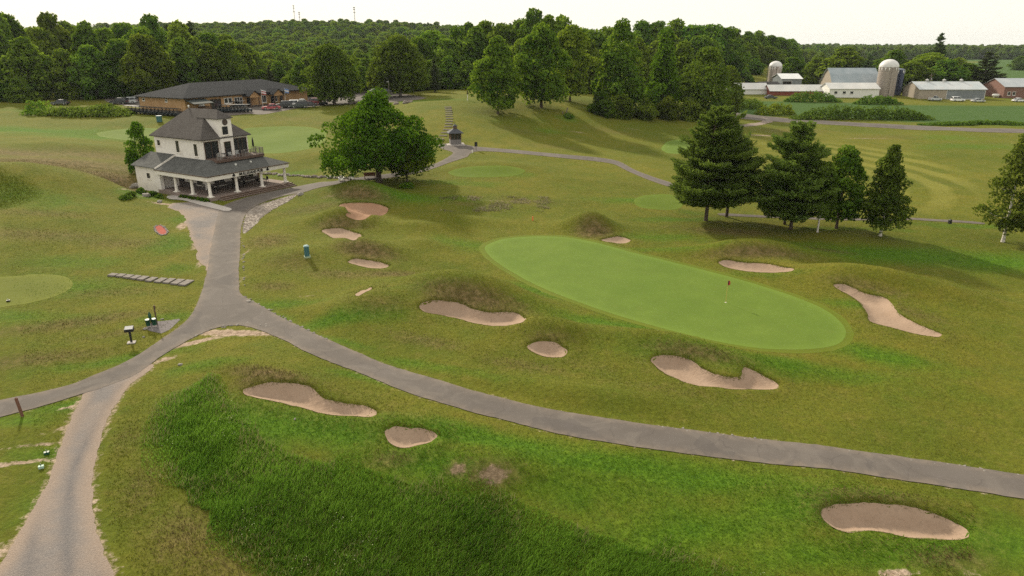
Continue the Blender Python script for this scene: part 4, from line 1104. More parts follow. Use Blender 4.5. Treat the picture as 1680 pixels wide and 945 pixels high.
# rough: short uneven tufts over the unmown banks
def rough_area(n, seed):
    g = np.random.default_rng(seed)
    u = g.uniform(0, 1, n); Y = 24 + (112 - 24) * u ** 1.35
    X = (g.uniform(-.9, .9, n)) * (Y * .80 + 3)
    return X, Y
X, Y = rough_area(430000, 311)
k = (np.abs(X) < 84)
X, Y = X[k], Y[k]
ok = (sdist(ASPHALT, X, Y) > .12) & (sdist(GRAVEL, X, Y) > .1) & (sdist(COLLAR, X, Y) > .1) & (sdist(GP, X, Y) > .2)
for o, *_ in bunk:
    bb = (X > o[:, 0].min() - 1) & (X < o[:, 0].max() + 1) & (Y > o[:, 1].min() - 1) & (Y < o[:, 1].max() + 1) & ok
    ii = np.where(bb)[0]; ok[ii[sdist(o, X[ii], Y[ii]) < .05]] = False
lu = (X - PUB_X) * c_ + (Y - PUB_Y) * s_; lv = -(X - PUB_X) * s_ + (Y - PUB_Y) * c_
ok &= ~((lu > -2) & (lu < 15) & (lv > -2) & (lv < 18))
X, Y = X[ok], Y[ok]
def samp(A, x, y):
    i = np.clip(np.searchsorted(XS, x) - 1, 0, len(XS) - 2); j = np.clip(np.searchsorted(YS, y) - 1, 0, len(YS) - 2)
    return A[j, i]
dr, lsh, dt = samp(DRY, X, Y), samp(LUSH_SHADE, X, Y), samp(DIRT, X, Y)
ok = (dt < .3) & (np.random.default_rng(9).uniform(size=len(X)) < .25 + .75 * np.maximum(np.maximum(dr, vnoise(X, Y, .25, 21) - .2), lsh * .8))
X, Y, dr, lsh = X[ok], Y[ok], dr[ok], lsh[ok]
hgt = .085 + .11 * dr + .03 * lsh
fam = np.where(dr + np.random.default_rng(10).normal(0, .12, len(X)) > .42, 2, np.where(lsh + np.random.default_rng(11).normal(0, .12, len(X)) > .45, 1, 0))
for f, nm, m, lab in ((0, 'rough_grass', grass_mat('rough_blade', (.074, .092, .011), (.182, .185, .032), .3), 'short yellow-green rough grass over the course'),
                      (1, 'lush_grass', grass_mat('lush_shade_blade', (.050, .115, .007), (.120, .205, .014), .3), 'lush green grass in the hollows and the painted tree shade'),  # blades also carry the tree shade painted before the birches
                      (2, 'dry_grass', grass_mat('dry_blade', (.085, .072, .024), (.205, .155, .070), .2), 'dry brownish fescue on the mounds and bunker faces')):
    q = fam == f
    blades(nm, np.column_stack([X[q], Y[q]]), hgt[q], .022, 320 + f, m, lab, .6, (.1, 0))
# overhanging lips round the bunkers
LP, LH = [], []
for bi, (o, dep, lab, mt) in enumerate(bunk):
    b = resample(o, .035); g = np.random.default_rng(400 + bi)
    b = np.repeat(b, 4, 0) if len(b) < 4000 else b
    nb_ = np.roll(b, -6, 0) - np.roll(b, 6, 0); ar_ = np.sum(o[:, 0] * np.roll(o[:, 1], -1) - np.roll(o[:, 0], -1) * o[:, 1]); ny_ = -nb_[:, 0] / (np.linalg.norm(nb_, axis=1) + 1e-9) * np.sign(ar_)
    LH.append(.06 + .09 * np.clip(ny_, 0, 1))
    LP.append(b + g.normal(0, .10, b.shape) + unit(b - o.mean(0)) * .10)
LP = np.vstack(LP); LH = np.concatenate(LH); far = np.random.default_rng(3).uniform(size=len(LP)) < .8
blades('bunker_edge_grass', LP[far], LH[far], .018, 330, grass_mat('edge_blade', (.085, .095, .014), (.185, .180, .040), .35), 'rough grass overhanging the bunker edges', .6)

# ------------------------------------------------------------------ pub
stucco = plain('white_stucco', (.80, .75, .71), .9, .08, 1.3, bump=.3, dirt=(.58, .52, .48))
trimw = plain('cream_trim', (.78, .73, .67), .75, .12, 2)
def shingle_mat(name, a, b, sc=1.):
    t = NT(name)
    br = t.n('ShaderNodeTexBrick'); br.inputs['Scale'].default_value = 1.6 * sc; br.inputs['Mortar Size'].default_value = .035; br.inputs['Bias'].default_value = -.2
    br.inputs['Row Height'].default_value = .28; br.inputs['Brick Width'].default_value = .5
    for i, q in ((1, a), (2, b), (3, tuple(x * .45 for x in a))): br.inputs[i].default_value = (*q, 1)
    P = t.pos()
    # shingle courses run level: rows follow height and the direction along the eaves
    sp = t.n('ShaderNodeSeparateXYZ'); t.put(sp.inputs[0], P)
    cb = t.n('ShaderNodeCombineXYZ'); t.put(cb.inputs[0], t.math('ADD', sp.outputs[0], sp.outputs[1])); t.put(cb.inputs[1], t.math('MULTIPLY', sp.outputs[2], 1.7))
    t.put(br.inputs['Vector'], cb.outputs[0])
    c = t.mix(t.rng(t.noise(.7, 4, .6), .35, .65, 0, .2), br.outputs[0], tuple(q * 1.35 for q in b))
    return t.pbr(c, .9, 0, t.bump(br.outputs['Fac'], .5, .03), .05)
shingle = shingle_mat('grey_shingle', (.090, .080, .075), (.128, .115, .108))
porch_sh = shingle_mat('weathered_grey_shingle', (.096, .097, .094), (.138, .139, .134))
dark_sh = shingle_mat('charcoal_shingle', (.018, .020, .025), (.026, .029, .035))
def glass_mat(name='dark_window_glass', c=(.018, .018, .02)):
    t = NT(name); return t.pbr(t.mix(t.noise(.8), c, tuple(q * 2.4 for q in c)), .08, 0, None, .5)
glass = glass_mat()
brownwood = plain('brown_stained_wood', (.120, .075, .050), .8, .3, 4)
deckred = plain('rusty_red_deck', (.120, .078, .062), .85, .3, 3)
stone_dark = plain('dark_fieldstone', (.11, .095, .09), .9, .4, 5, bump=.6)
paver = plain('brown_pavers', (.26, .20, .175), .9, .25, 3)
black = plain('black_metal', (.018, .018, .020), .5, .2, 4)
greychair = plain('grey_plastic', (.30, .30, .30), .6, .15, 4)
concrete = plain('pale_concrete', (.42, .38, .35), .9, .18, 1.2, bump=.3)
whitep = plain('white_paint', (.74, .73, .70), .6, .08, 3)

pub = empty('pub', (PUB_X, PUB_Y, PUB_Z), PUB_A, 'white stucco pub with grey hip roofs, columned porch and lettered fascia', 'building')
def B(name, m, *boxes, parent=pub):
    mb = MB()
    for b in boxes: mb.box(*b)
    return mb.build(name, m, parent)
B('porch_floor', paver, (-.35, 14.1, -.35, 4.5, -.5, .5), (-.35, 3.0, 4.5, 11.7, -.5, .5))
colp = [(.30, 0), (.30, .16), (.26, .22), (.235, .30), (.20, 2.05), (.22, 2.12), (.29, 2.20), (.31, 2.28), (.31, 2.34)]
cm = MB().lathe(colp, (0, 0, 0), 16).mesh('column'); cm.materials.append(trimw)
for s, t in [(0, 0), (4.55, 0), (9.1, 0), (13.6, 0), (0, 3.9), (0, 7.7)]:
    o = link('column', cm, trimw, pub); o.location = (s, t, .5)
    B('plinth', trimw, (-.36, .36, -.36, .36, -.02, .10), parent=o)
B('pier', stucco, (-.25, .3, 11.0, 11.6, -.3, 3.06))
B('porch_beam', trimw, (-.5, 14.1, -.55, .2, 2.82, 3.44), (-.55, .22, .2, 11.6, 2.82, 3.44), (13.42, 14.1, .2, 7.9, 2.82, 3.44))
B('wall', stucco, (3, 11, 4.5, 16, -.3, 7.95), (11, 12.2, 4.7, 12, -.3, 3.6))
B('wainscot', stone_dark, (2.95, 3.0, 5.2, 11.2, .5, 1.35), (3.0, 12.2, 4.44, 4.5, .5, 1.35))
# porch roof
pr = MB()
O = 3.52; I = 5.02
for q in [[(-.65, -.65, O), (14.25, -.65, O), (10.65, 2.95, I), (2.95, 2.95, I)], [(-.65, 11.6, O), (-.65, -.65, O), (2.95, 2.95, I), (2.95, 11.6, I)],
          [(14.25, -.65, O), (14.25, 8.0, O), (10.65, 8.0, I), (10.65, 2.95, I)], [(2.95, 2.95, I), (10.65, 2.95, I), (10.65, 4.6, I), (2.95, 4.6, I)]]:
    pr.slab(q, .12)
pr.build('porch_roof', porch_sh, pub)
B('eave_trim', brownwood, (-.70, 14.30, -.70, -.652, 3.44, 3.53), (-.70, -.652, -.652, 11.6, 3.44, 3.53), (14.252, 14.30, -.652, 8, 3.44, 3.53))
for x, t in ((5.5, .9), (8.3, 1.0)):
    B('roof_vent', whitep, (x, x + .22, t, t + .22, 3.9, 4.42))
# side wing with shed roof
B('wing_wall', stucco, (-.1, 3.0, 11.65, 17.2, -.5, 3.72))
MB().add([(-.1, 11.7, 3.7), (3.0, 11.7, 3.7), (3.0, 11.7, 5.05), (-.1, 17.2, 3.7), (3.0, 17.2, 3.7), (3.0, 17.2, 5.05)], [(0, 1, 2), (5, 4, 3), (0, 2, 5, 3), (1, 4, 5, 2), (0, 3, 4, 1)]).build('wing_gable', stucco, pub)
MB().slab([(-.55, 11.35, 3.72), (-.55, 17.5, 3.72), (3.0, 17.5, 5.30), (3.0, 11.35, 5.30)][::-1], .10).build('wing_roof', porch_sh, pub)
MB().bar((-.6, 11.33, 3.62), (3.0, 11.33, 5.2), .07, .26).build('bargeboard', trimw, pub)
# main roof and tower
mr = MB(); E = 7.92; RZ = 11.85
a, b, c2, d2 = (2.55, 4.05, E), (11.45, 4.05, E), (11.45, 16.45, E), (2.55, 16.45, E); r1, r2 = (7, 8.4, RZ), (7, 12.1, RZ)
for q in ([a, b, r1], [b, c2, r2, r1], [c2, d2, r2], [d2, a, r1, r2]): mr.slab(q, .12)
mr.build('main_roof', shingle, pub)
MB().slab([(2.6, 4.1, E - .06), (2.6, 16.4, E - .06), (11.4, 16.4, E - .06), (11.4, 4.1, E - .06)], .08).build('soffit', brownwood, pub)
B('tower', stucco, (5.85, 8.15, 4.12, 8.2, 3.0, 10.72))
tr = MB(); t1, t2 = (7, 5.45, RZ + .02), (7, 8.6, RZ + .02); TE = 10.70
A_, B_, C_, D_ = (5.6, 3.88, TE), (8.4, 3.88, TE), (8.4, 8.6, TE), (5.6, 8.6, TE)
for q in ([A_, B_, t1], [B_, C_, t2, t1], [D_, A_, t1, t2]): tr.slab(q, .10)
tr.build('tower_roof', shingle, pub)
MB().lathe([(0, 0), (.10, .04), (.05, .12), (.14, .22), (.14, .30), (.0, .42)], (7, 12.1, RZ), 10).build('finial', whitep, pub)
def window(name, axis, at, u0, u1, z0, z1, par, mull=(), fw=.08, frame=None, m=None, out=-1):
    """framed pane on a wall face; axis 's' = wall at s=at (faces -s), 't' = wall at t=at (faces -t)"""
    def bx(mb, a0, a1, b0, b1, d0, d1):
        lo, hi = sorted((at + out * d0, at + out * d1))
        mb.box(lo, hi, a0, a1, b0, b1) if axis == 's' else mb.box(a0, a1, lo, hi, b0, b1)
    e = MB(); bx(e, u0, u1, z0, z1, -.01, .015); w = e.build(name, m or glass, par)
    f = MB()
    for q in ((u0 - fw, u0, z0 - fw, z1 + fw), (u1, u1 + fw, z0 - fw, z1 + fw), (u0, u1, z1, z1 + fw), (u0, u1, z0 - fw, z0)): bx(f, *q, -.01, .05)
    for q in mull: bx(f, u0 + (u1 - u0) * q - .03, u0 + (u1 - u0) * q + .03, z0, z1, .0, .035)
    f.build('frame', frame or trimw, w)
    s = MB(); bx(s, u0 - .15, u1 + .15, z0 - fw - .08, z0 - fw, -.01, .12); s.build('sill', trimw, w)
    return w
window('window', 's', 3, 14.6, 15.3, 6.4, 7.2, pub)
window('window', 's', 3, 10.0, 10.75, 5.7, 7.4, pub)
window('window', 's', 3, 5.75, 6.5, 5.45, 7.2, pub)
window('glazed_door', 't', 4.5, 3.35, 5.6, 5.1, 7.45, pub, (.5,), .09, brownwood)
window('glazed_door', 't', 4.5, 8.45, 10.7, 5.1, 7.45, pub, (.33, .66), .09, brownwood)
window('balcony_door', 't', 4.12, 6.5, 7.5, 5.1, 7.2, pub, (), .08, brownwood)
window('window', 't', 4.12, 6.4, 7.4, 8.3, 9.5, pub)
vt = MB().lathe([(.46, 0), (.46, .05), (.38, .05), (.38, .02)], (7.05, 4.12, 10.1), 20, (0, -1, 0)).build('round_vent', stone_dark, pub)
ms = MB(); [ms.box(6.7, 7.4, 4.06, 4.085, 10.1 - .28 + i * .14, 10.1 - .22 + i * .14) for i in range(5)]; ms.build('louvre', brownwood, vt)
window('window', 's', -.1, 13.6, 14.4, 1.9, 2.7, pub)
window('door', 's', 3, 10.0, 11.2, .5, 2.75, pub, (), .1, brownwood)
window('window', 's', 3, 5.6, 7.0, 1.2, 2.6, pub)
window('notice_board', 't', 4.5, 3.25, 3.75, 1.5, 2.5, pub, (), .06, trimw, stucco)
window('window', 't', 4.5, 4.1, 5.9, 1.0, 2.75, pub, (.5,), .09)
window('door', 't', 4.5, 7.3, 8.3, .5, 2.75, pub, (), .09, brownwood)
window('window', 't', 4.5, 8.8, 11.2, 1.0, 2.85, pub, (.33, .66), .09)
# steps
for i in range(3):
    st = B('step', paver, (1.0, 14.3, -.35 - .45 * (i + 1), -.35 - .45 * i, -.5, .5 - .16 * (i + 1) + .03))
    B('nosing', brownwood, (.98, 14.32, -.35 - .45 * (i + 1) - .05, -.35 - .45 * (i + 1) + .06, .5 - .16 * (i + 1) - .08, .5 - .16 * (i + 1) + .06), parent=st)
B('rear_brick_pillar', plain('red_brown_brick', (.16, .10, .085), .9, .3, 6, bump=.4), (12.6, 13.3, 5.6, 6.2, -.2, 3.5))
# lettering on the fascia
def letters(body, size, depth, m, name, par, loc, rot):
    cu = bpy.data.curves.new(name, 'FONT'); cu.body = body; cu.size = size; cu.extrude = depth; cu.align_x = 'CENTER'; cu.offset = .008; cu.space_character = 1.04
    tmp = bpy.data.objects.new(name, cu); COL.objects.link(tmp); bpy.context.view_layer.update()
    me = bpy.data.meshes.new_from_object(tmp); bpy.data.objects.remove(tmp)
    me.materials.clear(); o = link(name, me, m, par); o.location = loc; o.rotation_euler = rot
    return o
blackpaint = plain('black_letter_paint', (.014, .013, .014), .6, .1, 4)
letters('MULLIGANS PUB', .56, .03, blackpaint, 'lettering', pub, (6.9, -.60, 2.92), (R(90), 0, 0))
for s in (3.85, 9.95):
    mb = MB()
    for q in (90, 210, 330): mb.lathe([(.13, 0), (.13, .04)], (s + .14 * math.cos(R(q)), -.56, 3.13 + .14 * math.sin(R(q))), 14, (0, -1, 0))
    mb.bar((s, -.585, 3.09), (s + .05, -.585, 2.88), .05, .04)
    mb.build('shamrock', blackpaint, pub)
# balcony
B('balcony_deck', deckred, (3.2, 11.6, 1.75, 4.44, 4.72, 5.10))
rl = MB()
def rail(a, b):
    a, b = Vector(a), Vector(b); n = max(1, int((b - a).length / .16))
    rl.bar(a + Vector((0, 0, .95)), b + Vector((0, 0, .95)), .06, .05); rl.bar(a + Vector((0, 0, .12)), b + Vector((0, 0, .12)), .04, .04)
    for i in range(n + 1):
        p = a.lerp(b, i / n); rl.bar(p, p + Vector((0, 0, .95)), .09 if i % 10 == 0 else .025)
rail((7.6, 1.85, 5.1), (11.5, 1.85, 5.1)); rail((11.5, 1.85, 5.1), (11.5, 4.4, 5.1)); rail((3.3, 1.85, 5.1), (4.0, 1.85, 5.1))
rl.build('balcony_railing', plain('weathered_grey_wood', (.20, .17, .155), .85, .3, 4), pub)

def PW(s, t, z): 
    return (PUB_X + s * c_ - t * s_, PUB_Y + s * s_ + t * c_, PUB_Z + z)
def chair_proto(m, name, label, group):
    e = empty(name, (0, 0, 0), 0, label, 'chair', group)
    B('seat', m, (-.24, .24, -.24, .24, .42, .46), parent=e); B('backrest', m, (-.24, .24, .22, .26, .46, .92), parent=e)
    for i in (-1, 1):
        for j in (-1, 1): B('leg', m, (i * .22 - .02, i * .22 + .02, j * .22 - .02, j * .22 + .02, 0, .42), parent=e)
    return e
def table_proto(m, name, label, group):
    e = empty(name, (0, 0, 0), 0, label, 'table', group)
    MB().lathe([(.5, .70), (.5, .74)], n=18).build('table_top', m, e); MB().lathe([(.28, 0), (.28, .03), (.04, .05), (.04, .70)], n=10).build('pedestal', m, e)
    return e
def put(proto_, first, locs, rots, labels=None):
    for i, (l, r) in enumerate(zip(locs, rots)):
        o = proto_ if i == 0 else copy_tree(proto_)
        o.location = l; o.rotation_euler = (0, 0, r)
        if labels: o['label'] = labels[i]
put(chair_proto(greychair, 'balcony_chair', 'x', 'chairs on the pub balcony'), 1, [PW(4.3, 2.5, 5.1), PW(5.9, 2.3, 5.1), PW(7.4, 2.6, 5.1), PW(8.9, 2.5, 5.1)], [PUB_A + .4, PUB_A + 2.2, PUB_A - .5, PUB_A + 1.2],
    ['leftmost grey chair on the pub balcony', 'second grey chair from the left on the pub balcony', 'third grey chair from the left on the pub balcony', 'rightmost grey chair on the pub balcony'])
put(table_proto(black, 'balcony_table', 'x', 'tables on the pub balcony'), 1, [PW(5.1, 2.5, 5.1), PW(8.1, 2.6, 5.1)], [0, 0], ['round dark table at the left of the pub balcony', 'round dark table at the right of the pub balcony'])
put(table_proto(black, 'porch_table', 'x', 'tables on the pub porch'), 1, [PW(6.6, 2.2, .5), PW(11.0, 2.2, .5), PW(2.0, 1.8, .5)], [0, 0, 0], ['dark table under the middle of the pub porch', 'dark table at the open right end of the pub porch', 'dark table behind the corner column of the pub porch'])
put(chair_proto(black, 'porch_chair', 'x', 'chairs on the pub porch'), 1, [PW(5.8, 2.2, .5), PW(7.4, 2.2, .5), PW(10.2, 2.0, .5), PW(11.9, 2.4, .5), PW(1.2, 1.7, .5), PW(2.7, 2.1, .5)], [PUB_A + 1.6, PUB_A - 1.6, PUB_A + 1.6, PUB_A - 1.6, PUB_A + 1.5, PUB_A - 1.5],
    ['black chair left of the middle porch table', 'black chair right of the middle porch table', 'black chair left of the table at the open porch end', 'black chair right of the table at the open porch end', 'black chair behind the corner column of the porch', 'black chair right of the corner porch table'])
def umbrella(loc, label, closed=True):
    e = empty('patio_umbrella', loc, 0, label, 'umbrella')
    MB().lathe([(.25, 0), (.25, .06), (.025, .08), (.025, 2.4)], n=10).build('pole', black, e)
    MB().lathe([(.10, 1.0), (.17, 1.2), (.13, 1.9), (.03, 2.4)], n=8).build('canopy', black, e)
umbrella(PW(11.2, 3.6, 5.1), 'closed black umbrella at the right end of the pub balcony')
# low hedge, sidewalk, flower bed by the porch
def bush(px, py, h, w, label, seed, lm=None, name='bush', group=None, loc=None, n=420, leaf=.10):
    x, y, z = loc or place(px, py)
    cr, cc = crown_mesh('foliage', h, .02, lambda t: w / 2 * dome(t), 14, w * .22, n, leaf, seed)
    e = empty(name, (x, y, z), 0, label, 'bush', group); link('foliage', cr, lm or LM_bush, e)
    MB().tube([(0, 0, -.1), tuple(cc[0] * .9)], [.04, .012], 5).build('stem', bark, e)
ord_ = ['first', 'second', 'third', 'fourth', 'fifth', 'sixth', 'seventh', 'eighth', 'ninth', 'tenth', 'eleventh', 'twelfth', 'thirteenth', 'fourteenth', 'fifteenth', 'sixteenth', 'seventeenth', 'eighteenth']
for i in range(7):
    f = i / 6; bush(0, 0, .5, .75, '%s small clipped bush from the left along the pub porch edge' % ord_[i], 500 + i, LM_maple, 'clipped_bush', 'clipped bushes at the porch edge', PW(-.75, 5.6 - 5.6 * f, -.05))
for i, (px, py, w, h, l) in enumerate([(232,318,1.6,.9,'leafy bush under the small window of the pub wing'),(250,322,1.4,.8,'bush right of the wing window at the pub'),(215,322,1.8,.6,'low leafy plant left of the pub wing'),(262,325,1.2,.6,'small bush by the pub side door'),(205,326,2.0,.45,'ground-hugging plant at the left end of the pub flower bed')]):
    bush(px, py, h, w, l, 520 + i, None, 'bush', 'bushes in the bed beside the pub', None, 600, .12)
SW = outline([(275,322),(300,321),(330,329),(360,337),(380,343),(373,347),(352,343),(325,336),(300,329),(278,327)], Hg, 3)
tag(sheet('sidewalk', SW, .09, .5, concrete, .3, .02), 'pale concrete walk curving past the pub corner', kind='structure')

# ------------------------------------------------------------------ clubhouse
CA = (-78.6, 171.5); CANG = R(62); CZ = float(Hg(CA[0] + 12, CA[1] + 20)) - .05
cu_, cw_ = (math.cos(CANG), math.sin(CANG)), (-math.sin(CANG), math.cos(CANG))
def siding_mat():
    t = NT('tan_board_siding')
    sp = t.n('ShaderNodeSeparateXYZ'); t.put(sp.inputs[0], t.pos())
    lap = t.math('FRACT', t.math('MULTIPLY', sp.outputs[2], 5))
    c = t.mix(t.rng(t.noise(.6, 4), .3, .7), (.40, .235, .11), (.48, .30, .15))
    c = t.mix(t.rng(lap, .82, .95, 0, .6), c, (.10, .065, .04))
    return t.pbr(c, .85, 0, t.bump(lap, .4, .03))
siding = siding_mat()
club = empty('clubhouse', (CA[0], CA[1], CZ), CANG, 'long tan-sided clubhouse with dark hip roof behind the pub', 'building')
CL, CD = 41.0, 17.0
def Cb(name, m, *bx, parent=club): return B(name, m, *bx, parent=parent)
Cb('wall', siding, (0, CL, 0, CD, -1.5, 3.55)); Cb('footing', stone_dark, (-.04, CL + .04, -.04, CD + .04, -1.5, .35))
rm = MB(); e0 = 3.5; rz = 6.4; ov = .8
a, b, c2, d2 = (-ov, -ov, e0), (CL + ov, -ov, e0), (CL + ov, CD + ov, e0), (-ov, CD + ov, e0); r1, r2 = (8.8, CD / 2, rz), (CL - 8.8, CD / 2, rz)
for q in ([a, b, r2, r1], [b, c2, r2], [c2, d2, r1, r2], [d2, a, r1]): rm.slab(q, .15)
rm.build('roof', dark_sh, club)
Cb('fascia', black, (-ov - .04, CL + ov + .04, -ov - .04, -ov, e0 - .22, e0 - .02), (-ov - .04, -ov, -ov, CD + ov, e0 - .22, e0 - .02))
def s_at(px):
    lo, hi = 0., CL
    for _ in range(40):
        m_ = (lo + hi) / 2
        lo, hi = (m_, hi) if px_of(CA[0] + cu_[0] * m_, CA[1] + cu_[1] * m_, CZ + 1.5) < px else (lo, m_)
    return lo
def t_at(px):
    lo, hi = 0., CD
    for _ in range(40):
        m_ = (lo + hi) / 2
        lo, hi = (m_, hi) if px_of(CA[0] + cw_[0] * m_, CA[1] + cw_[1] * m_, CZ + 1.5) > px else (lo, m_)
    return lo
sg_ = s_at
for px, w in ((371.5, 1.0), (378, 1.0)): window('window', 't', 0, sg_(px) - w / 2, sg_(px) + w / 2, 1.5, 2.6, club, (), .14, whitep)
for px in (389, 394, 433, 451): window('window', 't', 0, sg_(px) - .75, sg_(px) + .75, .9, 2.6, club, (.5,), .1, whitep)
window('door', 't', 0, sg_(462) - .55, sg_(462) + .55, 0, 2.3, club, (), .1, brownwood)
window('alcove_door', 't', 0, sg_(354) - 1.6, sg_(354) + 1.6, 0, 2.6, club, (.33, .66), .12, brownwood)
window('notice_board', 't', 0, sg_(331) - .7, sg_(331) + .7, 1.4, 2.4, club, (), .08, whitep, whitep)
for px in (237, 274): window('vent', 's', 0, t_at(px) - .35, t_at(px) + .35, 2.4, 2.9, club, (), .1, whitep)
Cb('air_unit', greychair, (sg_(467), sg_(467) + .9, -.35, 0, 2.6, 3.1))
for px in (408, 447):
    s = sg_(px); p = Cb('entry_porch', siding, (s - 1.5, s + 1.5, -2.4, -2.2, 2.5, 3.0))
    Cb('post', brownwood, (s - 1.5, s - 1.3, -2.42, -2.22, 0, 2.55), (s + 1.3, s + 1.5, -2.42, -2.22, 0, 2.55), parent=p)
    g = MB(); rzz = 4.3
    for sx in (-1, 1): g.slab([(s, -2.7, rzz), (s, 1.8, rzz), (s + sx * 2.0, 1.8, 2.95), (s + sx * 2.0, -2.7, 2.95)], .12)
    g.build('gable_roof', dark_sh, p)
    MB().slab([(s - 1.6, -2.3, 3.0), (s + 1.6, -2.3, 3.0), (s, -2.3, 4.15)], .08, (0, 1, 0)).build('gable', siding, p)
    Cb('entry_door', black, (s - .6, s + .6, -.05, .02, 0, 2.3), parent=p)
# lean-to shelter at the near corner
ls = Cb('lean_to_posts', brownwood, (.4, .55, -3.0, -2.85, -.3, 2.2), (5.0, 5.15, -3.0, -2.85, -.3, 2.2), (.4, .5, -2.8, -.1, -.3, .9), (3.5, 5.1, -2.9, -.1, -.3, 1.3))
MB().slab([(-.1, -3.4, 2.2), (5.6, -3.4, 2.2), (5.6, 0, 3.1), (-.1, 0, 3.1)], .1).build('lean_to_roof', plain('green_grey_metal', (.03, .038, .036), .8, .2, 2), ls)
def CW(s, t): return (CA[0] + cu_[0] * s + cw_[0] * t, CA[1] + cu_[1] * s + cw_[1] * t)
def flag(px, off, cols, label):
    x, y = CW(s_at(px), off); e = empty('flag', (x, y, float(Hg(x, y))), CANG, label, 'flag')
    MB().lathe([(.045, 0), (.035, 4.4), (.07, 4.45), (0, 4.55)], n=8).build('flagpole', whitep, e)
    n = len(cols)
    for i, cc in enumerate(cols):
        MB().slab([(.05, 0, 4.3 - 1.1 * i / n), (1.35, -.25, 4.0 - 1.1 * i / n), (1.35, -.25, 4.0 - 1.1 * (i + 1) / n), (.05, 0, 4.3 - 1.1 * (i + 1) / n)], .02, (0, 1, 0)).build('flag_band', cc, e)
fr_, fw_, fb_ = plain('red_cloth', (.38, .06, .07), .8, .1), plain('white_cloth', (.7, .7, .72), .8, .05), plain('blue_cloth', (.18, .28, .55), .8, .1)
flag(417, -3.0, [fw_, fr_, fw_, fr_], 'red and white flag by the left gabled entrance of the clubhouse')
flag(455, -3.0, [fb_, fw_, fb_], 'blue and white flag by the right gabled entrance of the clubhouse')

# ------------------------------------------------------------------ vehicles
tyre = plain('rubber_tyre', (.02, .02, .02), .9, .2, 6); chrome = plain('grey_wheel_rim', (.35, .35, .36), .35, .1, 6, metal=.6)
autoglass = glass_mat('car_glass', (.012, .014, .016)); lampm = plain('lamp_lens', (.6, .58, .52), .2, .05); redlamp = plain('tail_lens', (.35, .02, .02), .3, .05)
def paint(name, c): return plain(name, c, .28, .06, 2, bump=0, spec=.6)
def car(loc, rz, m, label, L=4.6, W=1.8, H=1.45, suv=False, pickup=False, group='cars parked by the clubhouse'):
    e = empty('parked_car', loc, rz, label, 'car', group)
    l = L / 2; w = W / 2; bz = .28; sh = H * (.60 if suv or pickup else .58)
    side = [(-l, bz + .12), (-l + .1, sh * .92), (-l * .62 if not suv else -l * .92, sh), (l * .38, sh), (l * .92, sh * .84), (l, sh * .62), (l, bz + .1), (l - .2, bz), (-l + .2, bz)]
    mb = MB(); n = len(side)
    ins = [1, .97, .95, .95, .93, .97, 1, 1, 1]
    mb.add([(x, -w * k, z) for (x, z), k in zip(side, ins)] + [(x, w * k, z) for (x, z), k in zip(side, ins)], [tuple(range(n - 1, -1, -1)), tuple(range(n, 2 * n))] + [(i, (i + 1) % n, n + (i + 1) % n, n + i) for i in range(n)])
    bo = mb.build('body', m, e)
    if suv: ca = [(-l * .95, -l * .86), (l * .36, l * .12)]
    elif pickup: ca = [(-l * .05, 0), (l * .42, l * .2)]
    else: ca = [(-l * .74, -l * .40), (l * .42, l * .10)]
    (b0, t0), (b1, t1) = ca; tw = w * .80; bw = w * .93
    cab = MB(); cab.add([(b0, -bw, sh - .01), (b1, -bw, sh - .01), (b1, bw, sh - .01), (b0, bw, sh - .01), (t0, -tw, H - .07), (t1, -tw, H - .07), (t1, tw, H - .07), (t0, tw, H - .07)], [(0, 1, 5, 4), (1, 2, 6, 5), (2, 3, 7, 6), (3, 0, 4, 7), (3, 2, 1, 0)])
    cab.build('windows', autoglass, e)
    rf = MB(); rf.add([(t0 - .06, -tw - .02, H - .07), (t1 + .06, -tw - .02, H - .07), (t1 + .06, tw + .02, H - .07), (t0 - .06, tw + .02, H - .07), (t0 + .1, -tw * .85, H), (t1 - .12, -tw * .85, H), (t1 - .12, tw * .85, H), (t0 + .1, tw * .85, H)], [(4, 5, 6, 7), (0, 1, 5, 4), (1, 2, 6, 5), (2, 3, 7, 6), (3, 0, 4, 7), (3, 2, 1, 0)])
    for sx in (-1, 1):
        for q0, q1 in (((b0, sh), (t0, H - .05)), ((b1, sh), (t1, H - .05)), (((b0 + b1) / 2, sh), ((t0 + t1) / 2, H - .05))):
            rf.bar((q0[0], sx * bw * 1.0, q0[1]), (q1[0], sx * tw * 1.0, q1[1]), .07)
    rf.build('roof', m, e)
    for x in (-l * .60, l * .62):
        for sx in (-1, 1):
            wh = MB().lathe([(.33, -.1), (.33, .1)], (0, 0, 0), 14, (0, 1, 0)).build('wheel', tyre, e); wh.location = (x, sx * (w - .08), .33)
            MB().lathe([(.20, -.115), (.20, .115)], (0, 0, 0), 10, (0, 1, 0)).build('rim', chrome, wh)
    for sx in (-1, 1):
        B('headlight', lampm, (l - .06, l + .01, sx * w * .72 - .16, sx * w * .72 + .16, sh * .66, sh * .80), parent=e)
        B('tail_light', redlamp, (-l - .01, -l + .1, sx * w * .78 - .12, sx * w * .78 + .12, sh * .66, sh * .86), parent=e)
    return e
P_ = {k: paint(k + '_car_paint', c) for k, c in dict(red=(.30, .022, .035), black=(.016, .017, .02), white=(.72, .73, .74), dark=(.035, .045, .045), maroon=(.22, .03, .04), silver=(.45, .47, .48)).items()}
